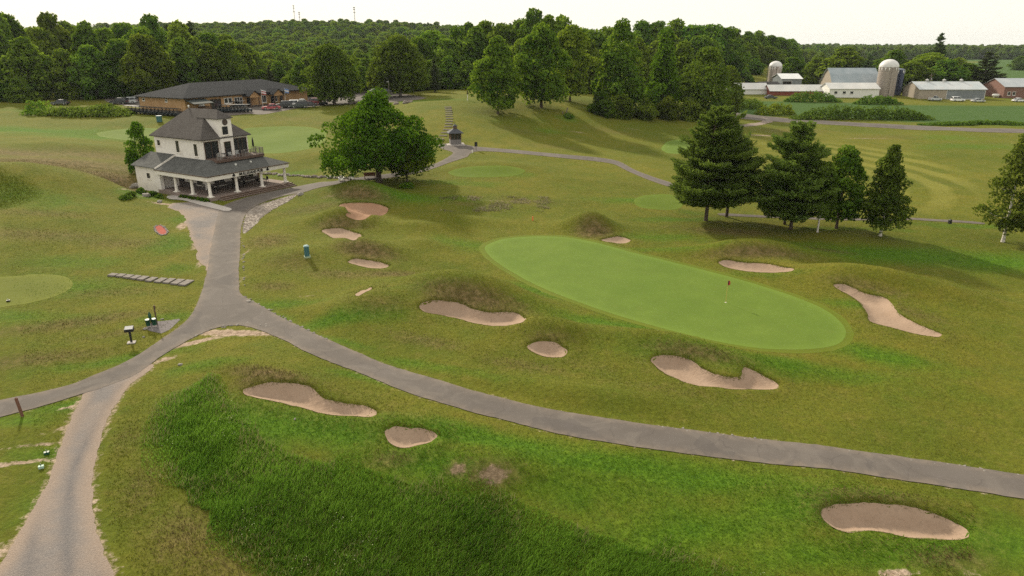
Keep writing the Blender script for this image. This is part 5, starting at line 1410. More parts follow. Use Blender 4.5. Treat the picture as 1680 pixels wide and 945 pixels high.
for px, py, m, l, suv, rz in [(445, 180, 'red', 'red sedan at the near left end of the parked cars', False, .35), (465, 177, 'black', 'black SUV next to the red sedan', True, .35), (478, 175.5, 'white', 'white SUV behind the black SUV', True, .35), (491, 177, 'dark', 'dark grey-green SUV in the middle of the parked cars', True, .35),
      (506, 176, 'black', 'black sedan at the right of the parked cars', False, .3), (494, 171.5, 'white', 'white sedan in the second row of parked cars', False, .3), (514, 171.5, 'maroon', 'maroon SUV at the right end of the parked cars', True, -.2),
      (196, 171, 'black', 'black SUV parked left of the clubhouse by the wood', True, .1), (211, 170, 'silver', 'silver van parked at the clubhouse\'s left end', True, .2), (100, 172, 'dark', 'dark car half hidden by bushes far left', False, 0)]:
    x, y, z = place(px, py); car((x, y, z + .06), R(180) + rz, P_[m], l, 4.6, 1.85, 1.75 if suv else 1.42, suv)

cartb = plain('dark_cart_body', (.018, .026, .032), .45, .2, 3); cartroof = plain('grey_cart_roof', (.05, .055, .06), .6, .2, 3); cartseat = plain('cart_seat_vinyl', (.17, .16, .15), .7, .15, 3); paleroof = plain('pale_cart_roof', (.30, .30, .30), .6, .2, 3)
def cart_proto(roof_m, lab, grp):
    e = empty('golf_cart', (0, 0, 0), 0, lab, 'golf cart', grp)
    mb = MB(); pf = [(-1.15, .35), (-1.15, .75), (-.35, .80), (-.30, .45), (.35, .42), (.62, .80), (1.05, .72), (1.15, .45), (1.1, .30), (-1.05, .30)]; n = len(pf)
    mb.add([(x, -.55, z) for x, z in pf] + [(x, .55, z) for x, z in pf], [tuple(range(n - 1, -1, -1)), tuple(range(n, 2 * n))] + [(i, (i + 1) % n, n + (i + 1) % n, n + i) for i in range(n)])
    mb.build('body', cartb, e)
    MB().slab([(-.95, -.58, 1.78), (.75, -.58, 1.83), (.75, .58, 1.83), (-.95, .58, 1.78)], .07).build('roof', roof_m, e)
    B('seat', cartseat, (-.5, -.05, -.5, .5, .80, .92), (-.62, -.5, -.5, .5, .86, 1.25), parent=e)
    ps = MB()
    for sy in (-.5, .5):
        ps.bar((-.85, sy, .75), (-.80, sy, 1.75), .04); ps.bar((.85, sy, .75), (.60, sy, 1.78), .04)
    ps.build('roof_post', black, e)
    for x in (-.78, .78):
        for sy in (-1, 1):
            w_ = MB().lathe([(.23, -.09), (.23, .09)], (0, 0, 0), 12, (0, 1, 0)).build('wheel', tyre, e); w_.location = (x, sy * .48, .23)
    return e
def cart_row(p, lst, rz, labfmt):
    for i, (px, py) in enumerate(lst):
        o = p if i == 0 else copy_tree(p); x, y, z = place(px, py); o.location = (x, y, z + .06); o.rotation_euler = (0, 0, rz + random.uniform(-.08, .08)); o['label'] = labfmt % ord_[i]
cart_row(cart_proto(cartroof, 'x', 'golf carts parked before the clubhouse'), [(212 + i * 6.2, 185.5 + i * .45) for i in range(14)], R(-35), '%s dark golf cart from the left in the row at the clubhouse\'s left end')
cart_row(cart_proto(cartroof, 'x', 'golf carts parked before the clubhouse'), [(362 + i * 5.6, 184.6 - i * .12) for i in range(9)], R(-35), '%s dark golf cart from the left in the row right of the pub\'s tower')
cart_row(cart_proto(paleroof, 'x', 'pale-roofed golf carts behind the dark row'), [(352 + i * 6.5, 178.5 - i * .15) for i in range(8)], R(-35), '%s pale-roofed golf cart from the left in the back row before the clubhouse')
cc_ = cart_proto(whitep, 'white-roofed golf cart left of the lone oak by the parking lot', 'golf carts parked before the clubhouse'); x, y, z = place(531, 173); cc_.location = (x, y, z + .06); cc_.rotation_euler = (0, 0, 2.6)

# ------------------------------------------------------------------ farm
FZ = 0
metal_roof = None
def corr_mat(name, a, b, rust=None):
    t = NT(name)
    sp = t.n('ShaderNodeSeparateXYZ'); t.put(sp.inputs[0], t.pos())
    w = t.math('SINE', t.math('MULTIPLY', sp.outputs[0], 9))
    c = t.mix(t.rng(t.noise(.25, 4), .35, .65), a, b)
    if rust: c = t.mix(t.rng(t.noise(.5, 5, .7), .55, .72, 0, .6), c, rust)
    c = t.mix(t.rng(w, -1, 1, 0, .18), c, tuple(q * .55 for q in a))
    return t.pbr(c, .5, .0, t.bump(w, .3, .05), .4)
tin_blue = corr_mat('blue_grey_tin_roof', (.25, .30, .33), (.34, .38, .41)); tin_pale = corr_mat('pale_tin_roof', (.48, .48, .47), (.60, .59, .57), (.38, .30, .24)); grey_side = corr_mat('grey_metal_siding', (.18, .20, .22), (.22, .24, .26))
redbarn = plain('faded_red_boards', (.24, .07, .05), .9, .25, 2); tanblock = plain('tan_block_wall', (.36, .31, .25), .9, .2, 2)

def fplace(px, Y):
    x = float(at_depth(px, 130, Y)[0]); return x, Y, float(Hg(x, Y))
def ring_silo(px, Y, ytop, wpx, label, dome_m, body_m, dome_h=.42, name='silo'):
    x, y, z = fplace(px, Y); H = height_to(x, y, ytop); r = wpx / 2 / ppm(x, y, z + H / 2)
    e = empty(name, (x, y, z), 0, label, 'silo'); hb = H - r * 2 * dome_h
    n = int(hb / .75); pf = []
    for i in range(n):
        z0, z1 = hb * i / n, hb * (i + 1) / n
        pf += [(r, z0 + .0), (r, z1 - .10), (r * 1.012, z1 - .09), (r * 1.012, z1 - .01)]
    MB().lathe(pf, n=28, smooth=False).build('shaft', body_m, e)
    dp = [(r * 1.03, hb)] + [(r * 1.03 * math.cos(q), hb + r * 2 * dome_h * math.sin(q)) for q in np.linspace(.08, 1.5, 8)]
    MB().lathe(dp, n=28).build('dome', dome_m, e)
    if r > 2.5:
        for i in range(16):
            a = i / 16 * 6.283; st = MB(); st.slab([(r * 1.02 * math.cos(a - .09), r * 1.02 * math.sin(a - .09), hb - .2), (r * 1.02 * math.cos(a + .09), r * 1.02 * math.sin(a + .09), hb - .2), (r * 1.02 * math.cos(a), r * 1.02 * math.sin(a), hb - 1.5)], .06, (math.cos(a), math.sin(a), 0)); st.build('stave_panel', whitep, e)
    MB().box(-.35, .35, -r - .55, -r + .02, .5, hb).build('chute', body_m, e)
    return e
con_silo = plain('weathered_stave_concrete', (.33, .285, .25), .9, .2, 1.5); domem = plain('pale_metal_dome', (.62, .61, .60), .45, .08, 1)
ring_silo(1455, 292, 97, 29, 'tall grey stave silo with a white domed cap beside the barn', domem, con_silo)
ring_silo(1270, 330, 100, 20, 'small tan silo with a white dome at the left of the farm', domem, con_silo)
ring_silo(1471, 297, 112, 20, 'dark blue harvest silo standing behind the tall grey one', plain('blue_grey_cap', (.12, .14, .18), .5, .1), plain('dark_blue_steel', (.035, .045, .085), .4, .15, 1), .12)
def gambrel(px0, px1, Y, zw, zr, D, label, rotz=0.):
    x0, _, z = fplace(px0, Y); x1 = fplace(px1, Y)[0]; L = x1 - x0
    e = empty('barn', (x0, Y, z), rotz, label, 'barn')
    B('wall', tanblock, (0, L, 0, D, -.5, zw), parent=e)
    zm = zw + (zr - zw) * .62; k = D * .22
    m = MB()
    for q in ([(-.4, -.4, zw), (L + .4, -.4, zw), (L + .4, k, zm), (-.4, k, zm)], [(-.4, k, zm), (L + .4, k, zm), (L + .4, D / 2, zr), (-.4, D / 2, zr)], [(L + .4, D - k, zm), (-.4, D - k, zm), (-.4, D / 2, zr), (L + .4, D / 2, zr)], [(L + .4, D + .4, zw), (-.4, D + .4, zw), (-.4, D - k, zm), (L + .4, D - k, zm)]): m.slab(q, .1)
    m.build('roof', tin_blue, e)
    for s, d in ((0.05, 1), (L - .05, -1)): MB().slab([(s, 0, zw), (s, k, zm - .1), (s, D / 2, zr - .1), (s, D - k, zm - .1), (s, D, zw)], .1, (d, 0, 0)).build('gable', tanblock, e)
    return e
gambrel(1366, 1443, 300, 4.3, 10.0, 11, 'gambrel barn with blue-grey metal roof beside the tall silo')
def shed(name, px0, px1, Y, D, zw, zr, wall, roof, label, cat='shed', openings=(), parts=None, front_only=False):
    x0, _, z = fplace(px0, Y); x1 = fplace(px1, Y)[0]; L = x1 - x0
    e = empty(name, (x0, Y, z), 0, label, cat)
    B('wall', wall, (0, L, 0, D, -.8, zw), parent=e)
    m = MB(); 
    for q in ([(-.35, -.45, zw), (L + .35, -.45, zw), (L + .35, D / 2, zr), (-.35, D / 2, zr)], [(L + .35, D + .45, zw), (-.35, D + .45, zw), (-.35, D / 2, zr), (L + .35, D / 2, zr)]): m.slab(q, .1)
    m.build('roof', roof, e)
    for s, d in ((.05, 1), (L - .05, -1)): MB().slab([(s, 0, zw), (s, D / 2, zr - .08), (s, D, zw)], .1, (d, 0, 0)).build('gable', wall, e)
    for u0, u1, z0, z1, mm in openings:
        window('window' if mm is None else 'panel', 't', 0, u0 * L, u1 * L, z0, z1, e, (), .12, whitep, mm)
    return e, L
darkopen = plain('dark_opening', (.02, .018, .016), .9, .2)
shed('white_shed', 1364, 1446, 284, 9, 3.3, 5.4, whitep, tin_pale, 'low white milk house with three windows below the gambrel barn', 'shed', [(.10, .16, 1.4, 2.3, None), (.27, .33, 1.4, 2.3, None), (.42, .48, 1.4, 2.3, None)])
shed('cattle_shed', 1266, 1361, 290, 8, 1.7, 4.0, redbarn, tin_pale, 'low red shed with a pale tin roof left of the milk house')
shed('cattle_shed', 1196, 1262, 294, 8, 2.0, 4.3, whitep, tin_pale, 'long white-roofed shed at the left end of the farm')
shed('open_shed', 1283, 1316, 316, 12, 4.2, 6.2, grey_side, corr_mat('white_tin_roof', (.62, .63, .64), (.70, .70, .70)), 'grey open-fronted shed with a white roof right of the small silo', 'shed', [(.05, .5, .2, 3.2, darkopen)])
shed('open_shed', 1250, 1280, 312, 8, 2.4, 3.2, darkopen, plain('dark_flat_roof', (.05, .045, .045), .8, .2), 'dark low open shed below the small silo')
shed('farm_house', 1345, 1362, 330, 8, 3.0, 5.2, plain('pale_yellow_siding', (.45, .42, .33), .8, .1), plain('tan_roof', (.25, .22, .19), .9, .2), 'small pale cottage half hidden between farm trees', 'house', [(.3, .6, 1.0, 2.2, None)])
e, L = shed('machine_shed', 1512, 1622, 282, 12, 3.6, 6.3, tanblock, corr_mat('pale_blue_tin_roof', (.42, .46, .48), (.52, .54, .55), (.42, .34, .30)), 'grey machine shed with a pale tin roof and roof vents', 'shed', [(.42, .99, .0, 3.3, grey_side)])
for f in (.22, .48, .74):
    q = MB(); q.lathe([(.5, 0), (.5, .5), (.85, .55), (.1, 1.1)], (f * L, 6, 6.2), 10); q.build('roof_vent', domem, e)
shed('brick_barn', 1652, 1720, 288, 14, 4.4, 7.4, plain('dull_red_brick', (.22, .12, .095), .9, .2, 2), corr_mat('silver_tin_roof', (.34, .37, .40), (.42, .44, .46)), 'dull red brick barn with a metal roof at the right edge', 'barn', [(.1, .16, 1.2, 2.4, None), (.22, .28, 1.2, 2.4, None)])
for px, Y, ytop, l in [(1527, 300, 121, 'wooden utility pole with a transformer behind the machine shed'), (1258, 326, 108, 'grey pole beside the small silo'), (638, 0, 0, '')]:
    if not Y: continue
    x, y, z = fplace(px, Y); H = height_to(x, y, ytop); e = empty('utility_pole', (x, y, z), .2, l, 'pole')
    MB().lathe([(.16, -.3), (.11, H)], n=8).build('shaft', greybark, e)
    if px > 1300:
        B('crossarm', brownwood, (-1.1, 1.1, -.06, .06, H - .7, H - .55), parent=e); MB().lathe([(.24, H - 2.6), (.24, H - 1.7)], (.35, 0, 0), 10).build('transformer', greychair, e)
for px, Y, m, l, rz, su, kk in [(1540, 276, 'silver', 'silver pickup parked at the left of the machine shed', .1, False, True), (1578, 274, 'white', 'pale boat-like trailer before the machine shed', 0, True, False), (1612, 272, 'silver', 'silver sedan before the right end of the machine shed', 0, False, False), (1680, 274, 'white', 'white car at the right edge by the brick barn', 0, False, False), (1268, 276, 'dark', 'dark car among the bushes before the red shed', 0, False, False)]:
    x, y, z = fplace(px, Y); car((x, y, z + .02), rz, P_[m], l, 4.8, 1.9, 1.75 if su or kk else 1.42, su, kk, 'vehicles at the farm')
x, y, z = fplace(1640, 290); e = empty('propane_tank', (x, y, z), 0, 'white propane tank right of the machine shed', 'tank')
MB().lathe([(0, -1.5), (.4, -1.35), (.55, -1.0), (.55, 1.0), (.4, 1.35), (0, 1.5)], (0, 0, .95), 14, (1, 0, 0)).build('vessel', whitep, e); B('foot', concrete, (-.9, -.7, -.35, .35, -.2, .5), (.7, .9, -.35, .35, -.2, .5), parent=e)

# ------------------------------------------------------------------ masts on the far hill
def mast(px, Y, ytop, label, w=.8):
    x, y, z = fplace(px, Y); H = height_to(x, y, ytop); e = empty('radio_mast', (x, y, z), 0, label, 'mast', 'radio masts on the wooded hill')
    steel = plain('galvanised_steel', (.30, .31, .32), .6, .1)
    legs = [(w * math.cos(q), w * math.sin(q)) for q in (0, 2.09, 4.19)]
    for a, b in legs: MB().bar((a, b, 0), (a * .5, b * .5, H), .16).build('leg', steel, e)
    m = MB(); n = int(H / 3)
    for i in range(n):
        for k in range(3):
            f0, f1 = 1 - .5 * i / n, 1 - .5 * (i + 1) / n; a, b = legs[k], legs[(k + 1) % 3]
            m.bar((a[0] * f0, a[1] * f0, H * i / n), (b[0] * f1, b[1] * f1, H * (i + 1) / n), .09)
    m.build('lattice', steel, e)
    for f in (.98, .92, .82): MB().box(-1.3, 1.3, -.2, .2, H * f - .8, H * f).build('antenna', steel, e)
mast(589, 900, 11, 'tallest lattice radio mast on the hill skyline')
mast(493, 1000, 8, 'thin radio mast left of the pair on the skyline', .5)
mast(501, 980, 19, 'shorter radio mast just right of the thin one', .5)

# ------------------------------------------------------------------ kiosk and hill steps
x, y, z = place(747, 237)
ki = empty('kiosk', (x, y, z), R(12), 'small square kiosk with dark hip roof and stone base on a pad', 'kiosk')
greystone = plain('grey_stone_base', (.20, .185, .18), .9, .3, 4, bump=.5); slate = plain('slate_roof', (.065, .068, .08), .8, .25, 4)
B('pad', concrete, (-1.75, 1.75, -1.75, 1.5, -.4, .12), parent=ki); B('base', greystone, (-1.05, 1.05, -1.05, 1.05, .12, 1.05), parent=ki)
for i in (-1, 1):
    for j in (-1, 1): B('corner_post', brownwood, (i * .98 - .1, i * .98 + .1, j * .98 - .1, j * .98 + .1, 1.05, 2.35), parent=ki)
B('screen', glass, (-.86, .86, -.96, -.93, 1.05, 2.3), parent=ki); B('side_wall', brownwood, (.94, .98, -.87, .87, 1.05, 2.35), (-.98, -.94, -.87, .87, 1.05, 2.35), (-.86, .86, .93, .97, 1.05, 2.35), parent=ki); B('mullion', brownwood, (-.33, -.25, -1.0, -.965, 1.05, 2.3), (.25, .33, -1.0, -.965, 1.05, 2.3), parent=ki)
kr = MB(); e0 = 2.33
for q in ([(-1.5, -1.5, e0), (1.5, -1.5, e0), (.3, -.3, 3.1), (-.3, -.3, 3.1)], [(1.5, -1.5, e0), (1.5, 1.5, e0), (.3, .3, 3.1), (.3, -.3, 3.1)], [(1.5, 1.5, e0), (-1.5, 1.5, e0), (-.3, .3, 3.1), (.3, .3, 3.1)], [(-1.5, 1.5, e0), (-1.5, -1.5, e0), (-.3, -.3, 3.1), (-.3, .3, 3.1)]): kr.slab(q, .08)
ro = kr.build('roof', slate, ki); B('cupola', brownwood, (-.36, .36, -.36, .36, 3.05, 3.55), parent=ro)
MB().lathe([(.55, 3.55), (.05, 3.9), (.02, 4.4), (0, 4.42)], n=8, smooth=False).build('cap', slate, ro)
hs = [(722,229),(727,223),(730,218),(733,213),(735,208),(736,203.5),(737,199),(737.5,195),(737,191),(736.5,187.5),(736.5,184),(736,181),(735.5,178.3),(735,176)]
x, y, z = place(*hs[0]); hst = empty('hill_steps', (x, y, z), 0, 'flight of grey log steps climbing the grassy hill behind the kiosk', 'steps')
logm = plain('weathered_log', (.20, .17, .15), .9, .3, 3)
for i, (a, b) in enumerate(hs):
    q = place(a, b); s = MB().box(-.8, .8, -.28, .28, -.22, .14).build('log_step', logm, hst); s.location = (q[0] - x, q[1] - y, q[2] - z); s.rotation_euler = (0, random.uniform(-.03, .03), random.uniform(-.1, .1) + .1)

# ------------------------------------------------------------------ timber steps on the left
pl = [(186,452),(199,453),(211,454.5),(223,456),(235,457.5),(249,459.5),(264,461),(278,462),(292,463.5),(306,465)]
x, y, z = place(*pl[-1]); ts = empty('timber_steps', (x, y, z), 0, 'weathered timber steps running down the left bank to the road', 'steps')
timber = plain('grey_weathered_timber', (.20, .175, .155), .9, .35, 5, bump=.5)
for i, (a, b) in enumerate(pl):
    q = place(a, b); s = MB(); s.box(-.36, .36, -.78, .78, -.25, .10); f_ = .45 + .55 * i / 9
    o = s.build('tread', timber, ts); o.location = (q[0] - x, q[1] - y, q[2] - z); o.rotation_euler = (0, R(2), R(-8) + random.uniform(-.05, .05)); o.scale = (random.uniform(.85, 1), f_, 1)
    for k in range(3):
        p = MB().box(-.38, .38, -.74 + k * .5, -.28 + k * .5, .10, .15).build('plank', plain('plank_top', (.20, .175, .155), .9, .3, 5, bump=.5), o)
    B('riser', stone_dark, (-.40, -.36, -.78, .78, -.2, .09), parent=o)

# ------------------------------------------------------------------ small things on the course
redc, whitec, tealm, orangem = plain('red_flag_cloth', (.45, .05, .05), .7, .1), plain('white_flag_stick', (.75, .72, .65), .5, .05), plain('teal_plastic', (.045, .13, .14), .5, .15, 3), plain('orange_paint', (.70, .16, .05), .6, .1)
greenm = plain('dark_green_plastic', (.018, .075, .045), .45, .15, 4)
x, y, z = place(1190.5, 497); e = empty('flagstick', (x, y, z + .045), 0, 'flagstick with small red and black flag on the putting green', 'flagstick')
MB().lathe([(.022, 0), (.018, 2.25)], n=8).build('stick', plain('yellow_stick', (.55, .42, .12), .5, .05), e)
MB().slab([(.01, 0, 2.2), (.18, -.03, 2.16), (.24, -.05, 1.95), (.20, -.04, 1.75), (.01, 0, 1.72)], .015, (0, 1, 0)).build('flag', redc, e)
MB().slab([(.0, -.02, 2.19), (.10, -.05, 2.15), (.05, -.04, 1.74), (.0, -.02, 1.73)], .01, (0, -1, 0)).build('flag_panel', plain('dark_flag_cloth', (.05, .03, .03), .8, .1), e)
MB().lathe([(.09, .005), (.09, .012), (.055, .012)], n=14).build('cup', whitec, e)
x, y, z = place(504, 421); e = empty('litter_bin', (x, y, z), .35, 'tall teal bin standing among the left bunkers', 'bin')
e.scale = (.8, .8, .85); B('body', tealm, (-.32, .32, -.32, .32, .1, 1.35), parent=e); MB().add([(-.36, -.36, 1.35), (.36, -.36, 1.35), (.36, .36, 1.35), (-.36, .36, 1.35), (-.2, -.2, 1.5), (.2, -.2, 1.5), (.2, .2, 1.5), (-.2, .2, 1.5)], [(4, 5, 6, 7), (0, 1, 5, 4), (1, 2, 6, 5), (2, 3, 7, 6), (3, 0, 4, 7), (3, 2, 1, 0)]).build('lid', plain('pale_teal', (.22, .33, .33), .5, .1), e); B('base', plain('pale_green_base', (.35, .42, .28), .8, .2), (-.40, .40, -.40, .40, -.1, .1), parent=e)
x, y, z = place(262, 200); e = empty('litter_bin', (x, y, z), .2, 'teal bin on the lawn behind the pub tower', 'bin')
B('body', tealm, (-.5, .5, -.5, .5, 0, 1.3), parent=e); B('lid', tealm, (-.56, .56, -.56, .56, 1.3, 1.42), parent=e)
x, y, z = place(216, 562); e = empty('sign_stand', (x, y, z), .3, 'black box stand on a post with a pale sloped top', 'stand')
B('post', black, (-.07, .07, -.07, .07, 0, 1.05), parent=e); bx_ = MB(); bx_.add([(-.32, -.25, 1.0), (.32, -.25, 1.0), (.32, .25, 1.0), (-.32, .25, 1.0), (-.32, -.25, 1.22), (.32, -.25, 1.22), (.32, .25, 1.36), (-.32, .25, 1.36)], [(4, 5, 6, 7), (0, 1, 5, 4), (1, 2, 6, 5), (2, 3, 7, 6), (3, 0, 4, 7), (3, 2, 1, 0)]); bx_.build('box', black, e)
MB().slab([(-.29, -.22, 1.245), (.29, -.22, 1.245), (.29, .22, 1.365), (-.29, .22, 1.365)], .015).build('panel', greychair, e); B('foot', concrete, (-.3, .3, -.25, .25, -.1, .06), parent=e)
x, y, z = place(249, 536); e = empty('ball_washer', (x, y, z), .4, 'dark green ball washer and two small bins on the gravel pad', 'ball washer')
for dx in (-.22, .24): 
    b_ = MB().lathe([(.17, .15), (.20, .65), (.22, .66), (.22, .72), (.17, .70)], (dx, -.05, 0), 14).build('bin', greenm, e)
MB().lathe([(.03, 0), (.03, .85)], (0, .1, 0), 8).build('post', black, e); MB().lathe([(.10, .75), (.13, .85), (.13, 1.1), (.06, 1.2), (.05, 1.3), (0, 1.33)], (-.02, .1, 0), 12).build('washer', greenm, e)
B('sign_post', brownwood, (.36, .46, .2, .3, 0, 1.75), (.40, .52, .16, .20, 1.5, 1.78), parent=e)
def stake(px, py, h, w, m, label, name='post', cap=None, lean=0):
    x, y, z = place(px, py); e = empty(name, (x, y, z), .2, label, 'post'); e.rotation_euler = (0, lean, .2)
    B('shaft', m, (-w, w, -w, w, -.1, h), parent=e)
    MB().add([(-w, -w, h), (w, -w, h), (w, w, h), (-w, w, h), (0, 0, h + w)], [(0, 1, 4), (1, 2, 4), (2, 3, 4), (3, 0, 4)]).build('point', cap or m, e)
    return e
stake(37, 683, 1.35, .07, plain('red_brown_stake', (.17, .08, .055), .8, .2), 'brown wooden post beside the left fork of the road', lean=-.08)
stake(874, 362, .55, .06, orangem, 'short orange stake beyond the putting green')
stake(1558, 367, .5, .16, black, 'small black marker on the path right of the birches', 'marker')
e = stake(781, 247, 1.0, .04, black, 'black framed sign on a post by the path junction', 'path_sign'); B('board', black, (-.28, .28, -.06, -.04, .75, 1.6), parent=e)
stake(775, 251, .55, .08, whitec, 'short white post beside the path junction', 'marker')
e = stake(767, 165, 1.5, .09, whitec, 'white post with a dark top on the hill tee', 'tee_sign'); B('board', brownwood, (-.18, .18, -.12, -.095, 1.5, 2.3), parent=e)
stake(643, 286, .95, .05, black, 'thin dark post on the path behind the maple', 'post')
for i, (px, py, l) in enumerate([(14, 495, 'small black tee marker on the left tee'), (68, 768, 'pale green tee marker left of the gravel track'), (77, 745, 'dark tee marker left of the gravel track')]):
    x, y, z = place(px, py); e = empty('tee_marker', (x, y, z), .5, l, 'tee marker', 'tee markers at the left')
    B('block', [black, plain('pale_green_block', (.35, .48, .40), .6, .1), greenm][i], (-.14, .14, -.1, .1, 0, .16), parent=e); B('handle', greenm, (-.02, .02, -.02, .02, .16, .3), parent=e)
x, y, z = place(928, 187); e = empty('bag_stand', (x, y, z), .3, 'weathered grey stump-like stand on the hill slope', 'stand')
MB().bar((0, 0, -.1), (.5, 0, 1.5), .22).build('leaning_post', greybark, e); MB().bar((-.8, 0, -.1), (-.75, 0, .7), .22).build('short_post', greybark, e)
bush(932, 192, .7, 3.0, 'low bush at the foot of the grey stand on the hill', 540, None, 'bush', None, None, 700, .2)
# white garden chairs under the maple
for px, py, l in [(560, 297, 'left white garden chair beside the maple'), (577, 295, 'right white garden chair beside the maple')]:
    x, y, z = place(px, py); e = empty('garden_chair', (x, y, z), R(200), l, 'chair', 'white garden chairs by the maple')
    MB().slab([(-.3, -.3, .42), (.3, -.3, .42), (.3, .3, .28), (-.3, .3, .28)], .04).build('seat', whitep, e)
    for k in range(4): MB().slab([(-.28 + k * .15, .28, .30), (-.17 + k * .15, .28, .30), (-.17 + k * .15, .55, 1.05), (-.28 + k * .15, .55, 1.05)], .03, (0, 1, 0)).build('back_slat', whitep, e)
    for sx in (-.36, .36):
        B('arm', whitep, (sx - .07, sx + .07, -.35, .45, .58, .61), parent=e); B('leg', whitep, (sx - .04, sx + .04, -.32, -.24, 0, .58), parent=e); B('leg', whitep, (sx - .04, sx + .04, .3, .38, 0, .58), parent=e)
x, y, z = place(607, 293); e = empty('bench', (x, y, z), .2, 'red-brown bench half hidden under the maple', 'bench')
rb_ = plain('red_brown_bench', (.22, .09, .06), .8, .2)
B('seat', rb_, (-.9, .9, -.25, .25, .42, .48), parent=e); B('backrest', rb_, (-.9, .9, .22, .28, .5, .95), parent=e)
for sx in (-.8, .8): B('leg', rb_, (sx - .05, sx + .05, -.22, .25, 0, .42), parent=e)
bush(668, 308, .8, 2.2, 'bright bush under the right side of the maple', 541, LM_maple, 'bush', None, None, 900, .13)
# light pole, canopies, boulders by the upper tee
x, y, z = place(639, 163); H = height_to(x, y, 134); e = empty('light_pole', (x, y, z), 0, 'grey light pole by the parking lot below the large oak', 'pole')
MB().lathe([(.12, -.2), (.09, H)], n=10).build('shaft', greybark, e); B('lamp', greychair, (-.55, .1, -.12, .12, H - .15, H + .1), parent=e)
for px, l in ((616, 'left dark pyramid canopy behind the maple top'), (633, 'right dark pyramid canopy behind the maple top')):
    x, y, z = place(px, 162); e = empty('canopy', (x, y, z), .3, l, 'canopy', 'dark canopies by the parking lot')
    m = MB(); 
    for q in ([(-1.8, -1.8), (1.8, -1.8)], [(1.8, -1.8), (1.8, 1.8)], [(1.8, 1.8), (-1.8, 1.8)], [(-1.8, 1.8), (-1.8, -1.8)]): m.slab([(*q[0], 2.1), (*q[1], 2.1), (0, 0, 3.0)], .05)
    m.build('roof', slate, e)
    for i in (-1, 1):
        for j in (-1, 1): B('post', black, (i * 1.6 - .05, i * 1.6 + .05, j * 1.6 - .05, j * 1.6 + .05, 0, 2.15), parent=e)
# rocks
rockm = plain('pale_fieldstone', (.26, .235, .21), .9, .3, 3, bump=.5); rockd = plain('brown_boulder', (.20, .165, .145), .9, .3, 3, bump=.5)
RM = [rock_mesh('rock', 1, s) for s in range(5)]
for q in RM: q.materials.append(rockm)
RD = [q.copy() for q in RM]
for q in RD: q.materials.clear(); q.materials.append(rockd)
def rock(px, py, r, label, grp, dark=False, parent=None, name='rock'):
    x, y, z = place(px, py)
    o = link(name, random.choice(RD if dark else RM), None, parent)
    o.location = (x, y, z + r * .15); o.rotation_euler = (random.uniform(-.2, .2), random.uniform(-.2, .2), random.uniform(0, 6)); o.scale = (r, r * random.uniform(.7, 1.1), r * random.uniform(.7, 1))
    if parent is None: tag(o, label, 'rock', grp)
    return o
G1 = 'stones along the road edge'
for i in range(46):
    t_ = i / 45; px = 398 + (535 - 398) * t_ + random.uniform(-3, 3); py = 488 + 72 * t_ + random.uniform(-2, 1) - 2
    if i % 3 != 1: rock(px, py, random.uniform(.08, .17), 'small pale stone along the upper road edge right of the fork', G1)
for i in range(40):
    px = random.uniform(1080, 1680); rock(px, 699 + (px - 1080) * .134 + random.uniform(-1.5, 3), random.uniform(.05, .11), 'small stone along the upper edge of the road on the right', G1)
for i in range(26):
    px = random.uniform(300, 440); rock(px, 562 - 34 * math.sin((px - 285) / 165 * 2.2) + random.uniform(1, 6), random.uniform(.08, .16), 'small stone along the sandy verge inside the road fork', G1)
for i in range(22):
    py = random.uniform(345, 470); rock(393 + (370 - py) * -.02 + random.uniform(4, 7), py, random.uniform(.08, .15), 'small stone along the road edge below the cobbled verge', G1)
for px, py, r, l in [(493, 320, .55, 'white boulder at the bend of the road below the pub steps'), (408, 495, .28, 'largest pale stone at the tip of the road fork'), (296, 599, .2, 'pale stone in the verge left of the ridge'), (239, 540, .22, 'pale stone left of the ball washer'), (266, 524, .15, 'small white stone right of the ball washer'), (236, 553, .12, 'small white stone right of the box stand'), (240, 322, .8, 'tan boulder in the bed at the pub wing'), (222, 308, .9, 'grey boulder against the pub wing'), (262, 332, .5, 'flat pale slab on the lawn before the pub wing'), (484, 688, .10, 'small pale stone below the pear-shaped bunker')]:
    rock(px, py, r, l, None)
x, y, z = place(520, 292); sw = empty('stone_wall', (x, y, z), 0, 'row of pale boulders between the pub and the maple', 'wall')
for i in range(38):
    px = 430 + i * 3.9 + random.uniform(-1, 1); py = 285 + 9 * (i / 37) + random.uniform(-1.5, 1.5)
    o = rock(px, py, random.uniform(.28, .52), None, None, random.random() < .35, sw, 'stone'); o.location = o.location - Vector((x, y, z))
for i, (px, py, r) in enumerate([(577,170,1.3),(588,170,1.2),(665,170,1.0),(650,171,.9),(672,168,.8)]):
    rock(px, py, r, '%s brown boulder from the left beyond the top of the maple' % ord_[i], 'boulders by the parking lot', True)
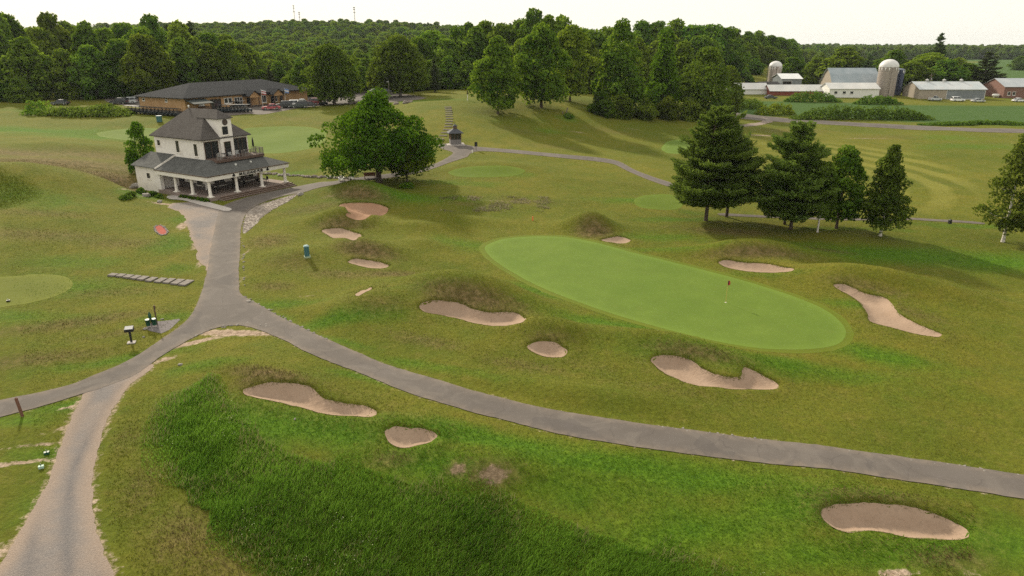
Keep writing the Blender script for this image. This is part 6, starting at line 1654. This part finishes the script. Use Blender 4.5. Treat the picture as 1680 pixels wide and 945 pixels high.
# cobbled verge below the pub
CV = outline([(404,352),(412,343),(432,334),(470,323),(492,317),(478,327),(450,343),(425,362),(404,382),(398,378)], Hg, 4)
P, d = scatter(CV, 26, 601); P = P[d < 0]
vs, fs = [], []
for q in P:
    r = random.uniform(.06, .14); z = float(Hg(*q)); b = len(vs); ro = random.uniform(0, 6)
    for k in range(6): vs.append((q[0] + r * math.cos(ro + k), q[1] + r * math.sin(ro + k), z + .02))
    for k in range(6): vs.append((q[0] + r * .55 * math.cos(ro + k + .2), q[1] + r * .55 * math.sin(ro + k + .2), z + r * .55))
    fs += [(b + k, b + (k + 1) % 6, b + 6 + (k + 1) % 6, b + 6 + k) for k in range(6)] + [tuple(b + 6 + k for k in range(6))]
cm_ = bpy.data.meshes.new('cobble_verge'); cm_.from_pydata(vs, [], fs); tag(link('cobble_verge', cm_, plain('tan_cobble', (.235, .195, .165), .95, .35, 5)), 'strip of pale cobbles along the road below the pub', 'cobbles', kind='stuff')
tag(sheet('cobble_bed', CV, .03, .5, plain('cobble_bed_gravel', (.30, .26, .225), .95, .3, 4), .5, .1), 'gravel bed of the cobbled verge', kind='structure')
# red oval bed ringed with white stones
EL = outline([(254,373),(262,370),(270,374),(275,381),(270,386),(262,385),(256,380)], Hg, 4)
x, y, z = place(264, 378); e = empty('flower_bed', (x, y, z), 0, 'small red oval bed edged with white stones on the left bank', 'flower bed')
sb = sheet('red_mulch', EL - np.array([x, y]), .06, .25, plain('red_mulch', (.30, .055, .035), .95, .3, 5), .3, .03, None, lambda a, b: Hg(a + x, b + y) - z); sb.parent = e
for i, q in enumerate(resample(EL, .55)):
    o = link('stone', random.choice(RM), None, e); o.location = (q[0] - x, q[1] - y, float(Hg(*q)) - z + .06); r = random.uniform(.13, .2); o.scale = (r, r, r * .8); o.rotation_euler = (0, 0, random.uniform(0, 6))
# gorse-like pale clumps right of the maple
g9 = np.random.default_rng(77); n = 900
w9 = survey(Hg, g9.uniform(725, 900, n), g9.uniform(322, 347, n)); k9 = vnoise(w9[:, 0], w9[:, 1], .6, 31) > .5; w9 = w9[k9]
w9 = (w9[:, None, :] + g9.normal(0, .25, (len(w9), 7, 2))).reshape(-1, 2)
blades('pale_weeds', w9, .22, .05, 340, grass_mat('pale_weed_blade', (.12, .13, .04), (.40, .34, .22), .2), 'pale dry weeds on the slope right of the maple', .6)

# ------------------------------------------------------------------ haze: the air itself
t = NT('hazy_air'); t.t.nodes.remove(t.out); t.out = t.n('ShaderNodeOutputMaterial')
pv = t.n('ShaderNodeVolumePrincipled'); pv.inputs['Color'].default_value = (.80, .86, .92, 1); pv.inputs['Density'].default_value = .000055; pv.inputs['Anisotropy'].default_value = .2
t.t.links.new(pv.outputs[0], t.out.inputs['Volume'])
zlo = float(Z.min()) - 1.5; zhi = 96.0
hz = MB().box(-4300, 4300, -200, 7300, zlo, zhi).build('haze', t.m); tag(hz, 'thin pale summer haze in the air', 'haze', kind='stuff')

# ------------------------------------------------------------------ look-alikes told apart by their order
from collections import defaultdict
def nth(i):
    return ord_[i] if i < len(ord_) else '%d%s' % (i + 1, {1: 'st', 2: 'nd', 3: 'rd'}.get((i + 1) % 10, 'th') if (i + 1) % 100 not in (11, 12, 13) else 'th')
same = defaultdict(list)
for o in COL.objects:
    if o.parent is None and o.get('label') and o.get('category') in ('tree', 'rock'): same[o['label']].append(o)
for lab_, os_ in same.items():
    if len(os_) < 2: continue
    os_.sort(key=lambda o: px_of(o.location.x, o.location.y, o.location.z))
    for i, o in enumerate(os_): o['label'] = '%s, %s from the left' % (lab_, nth(i))
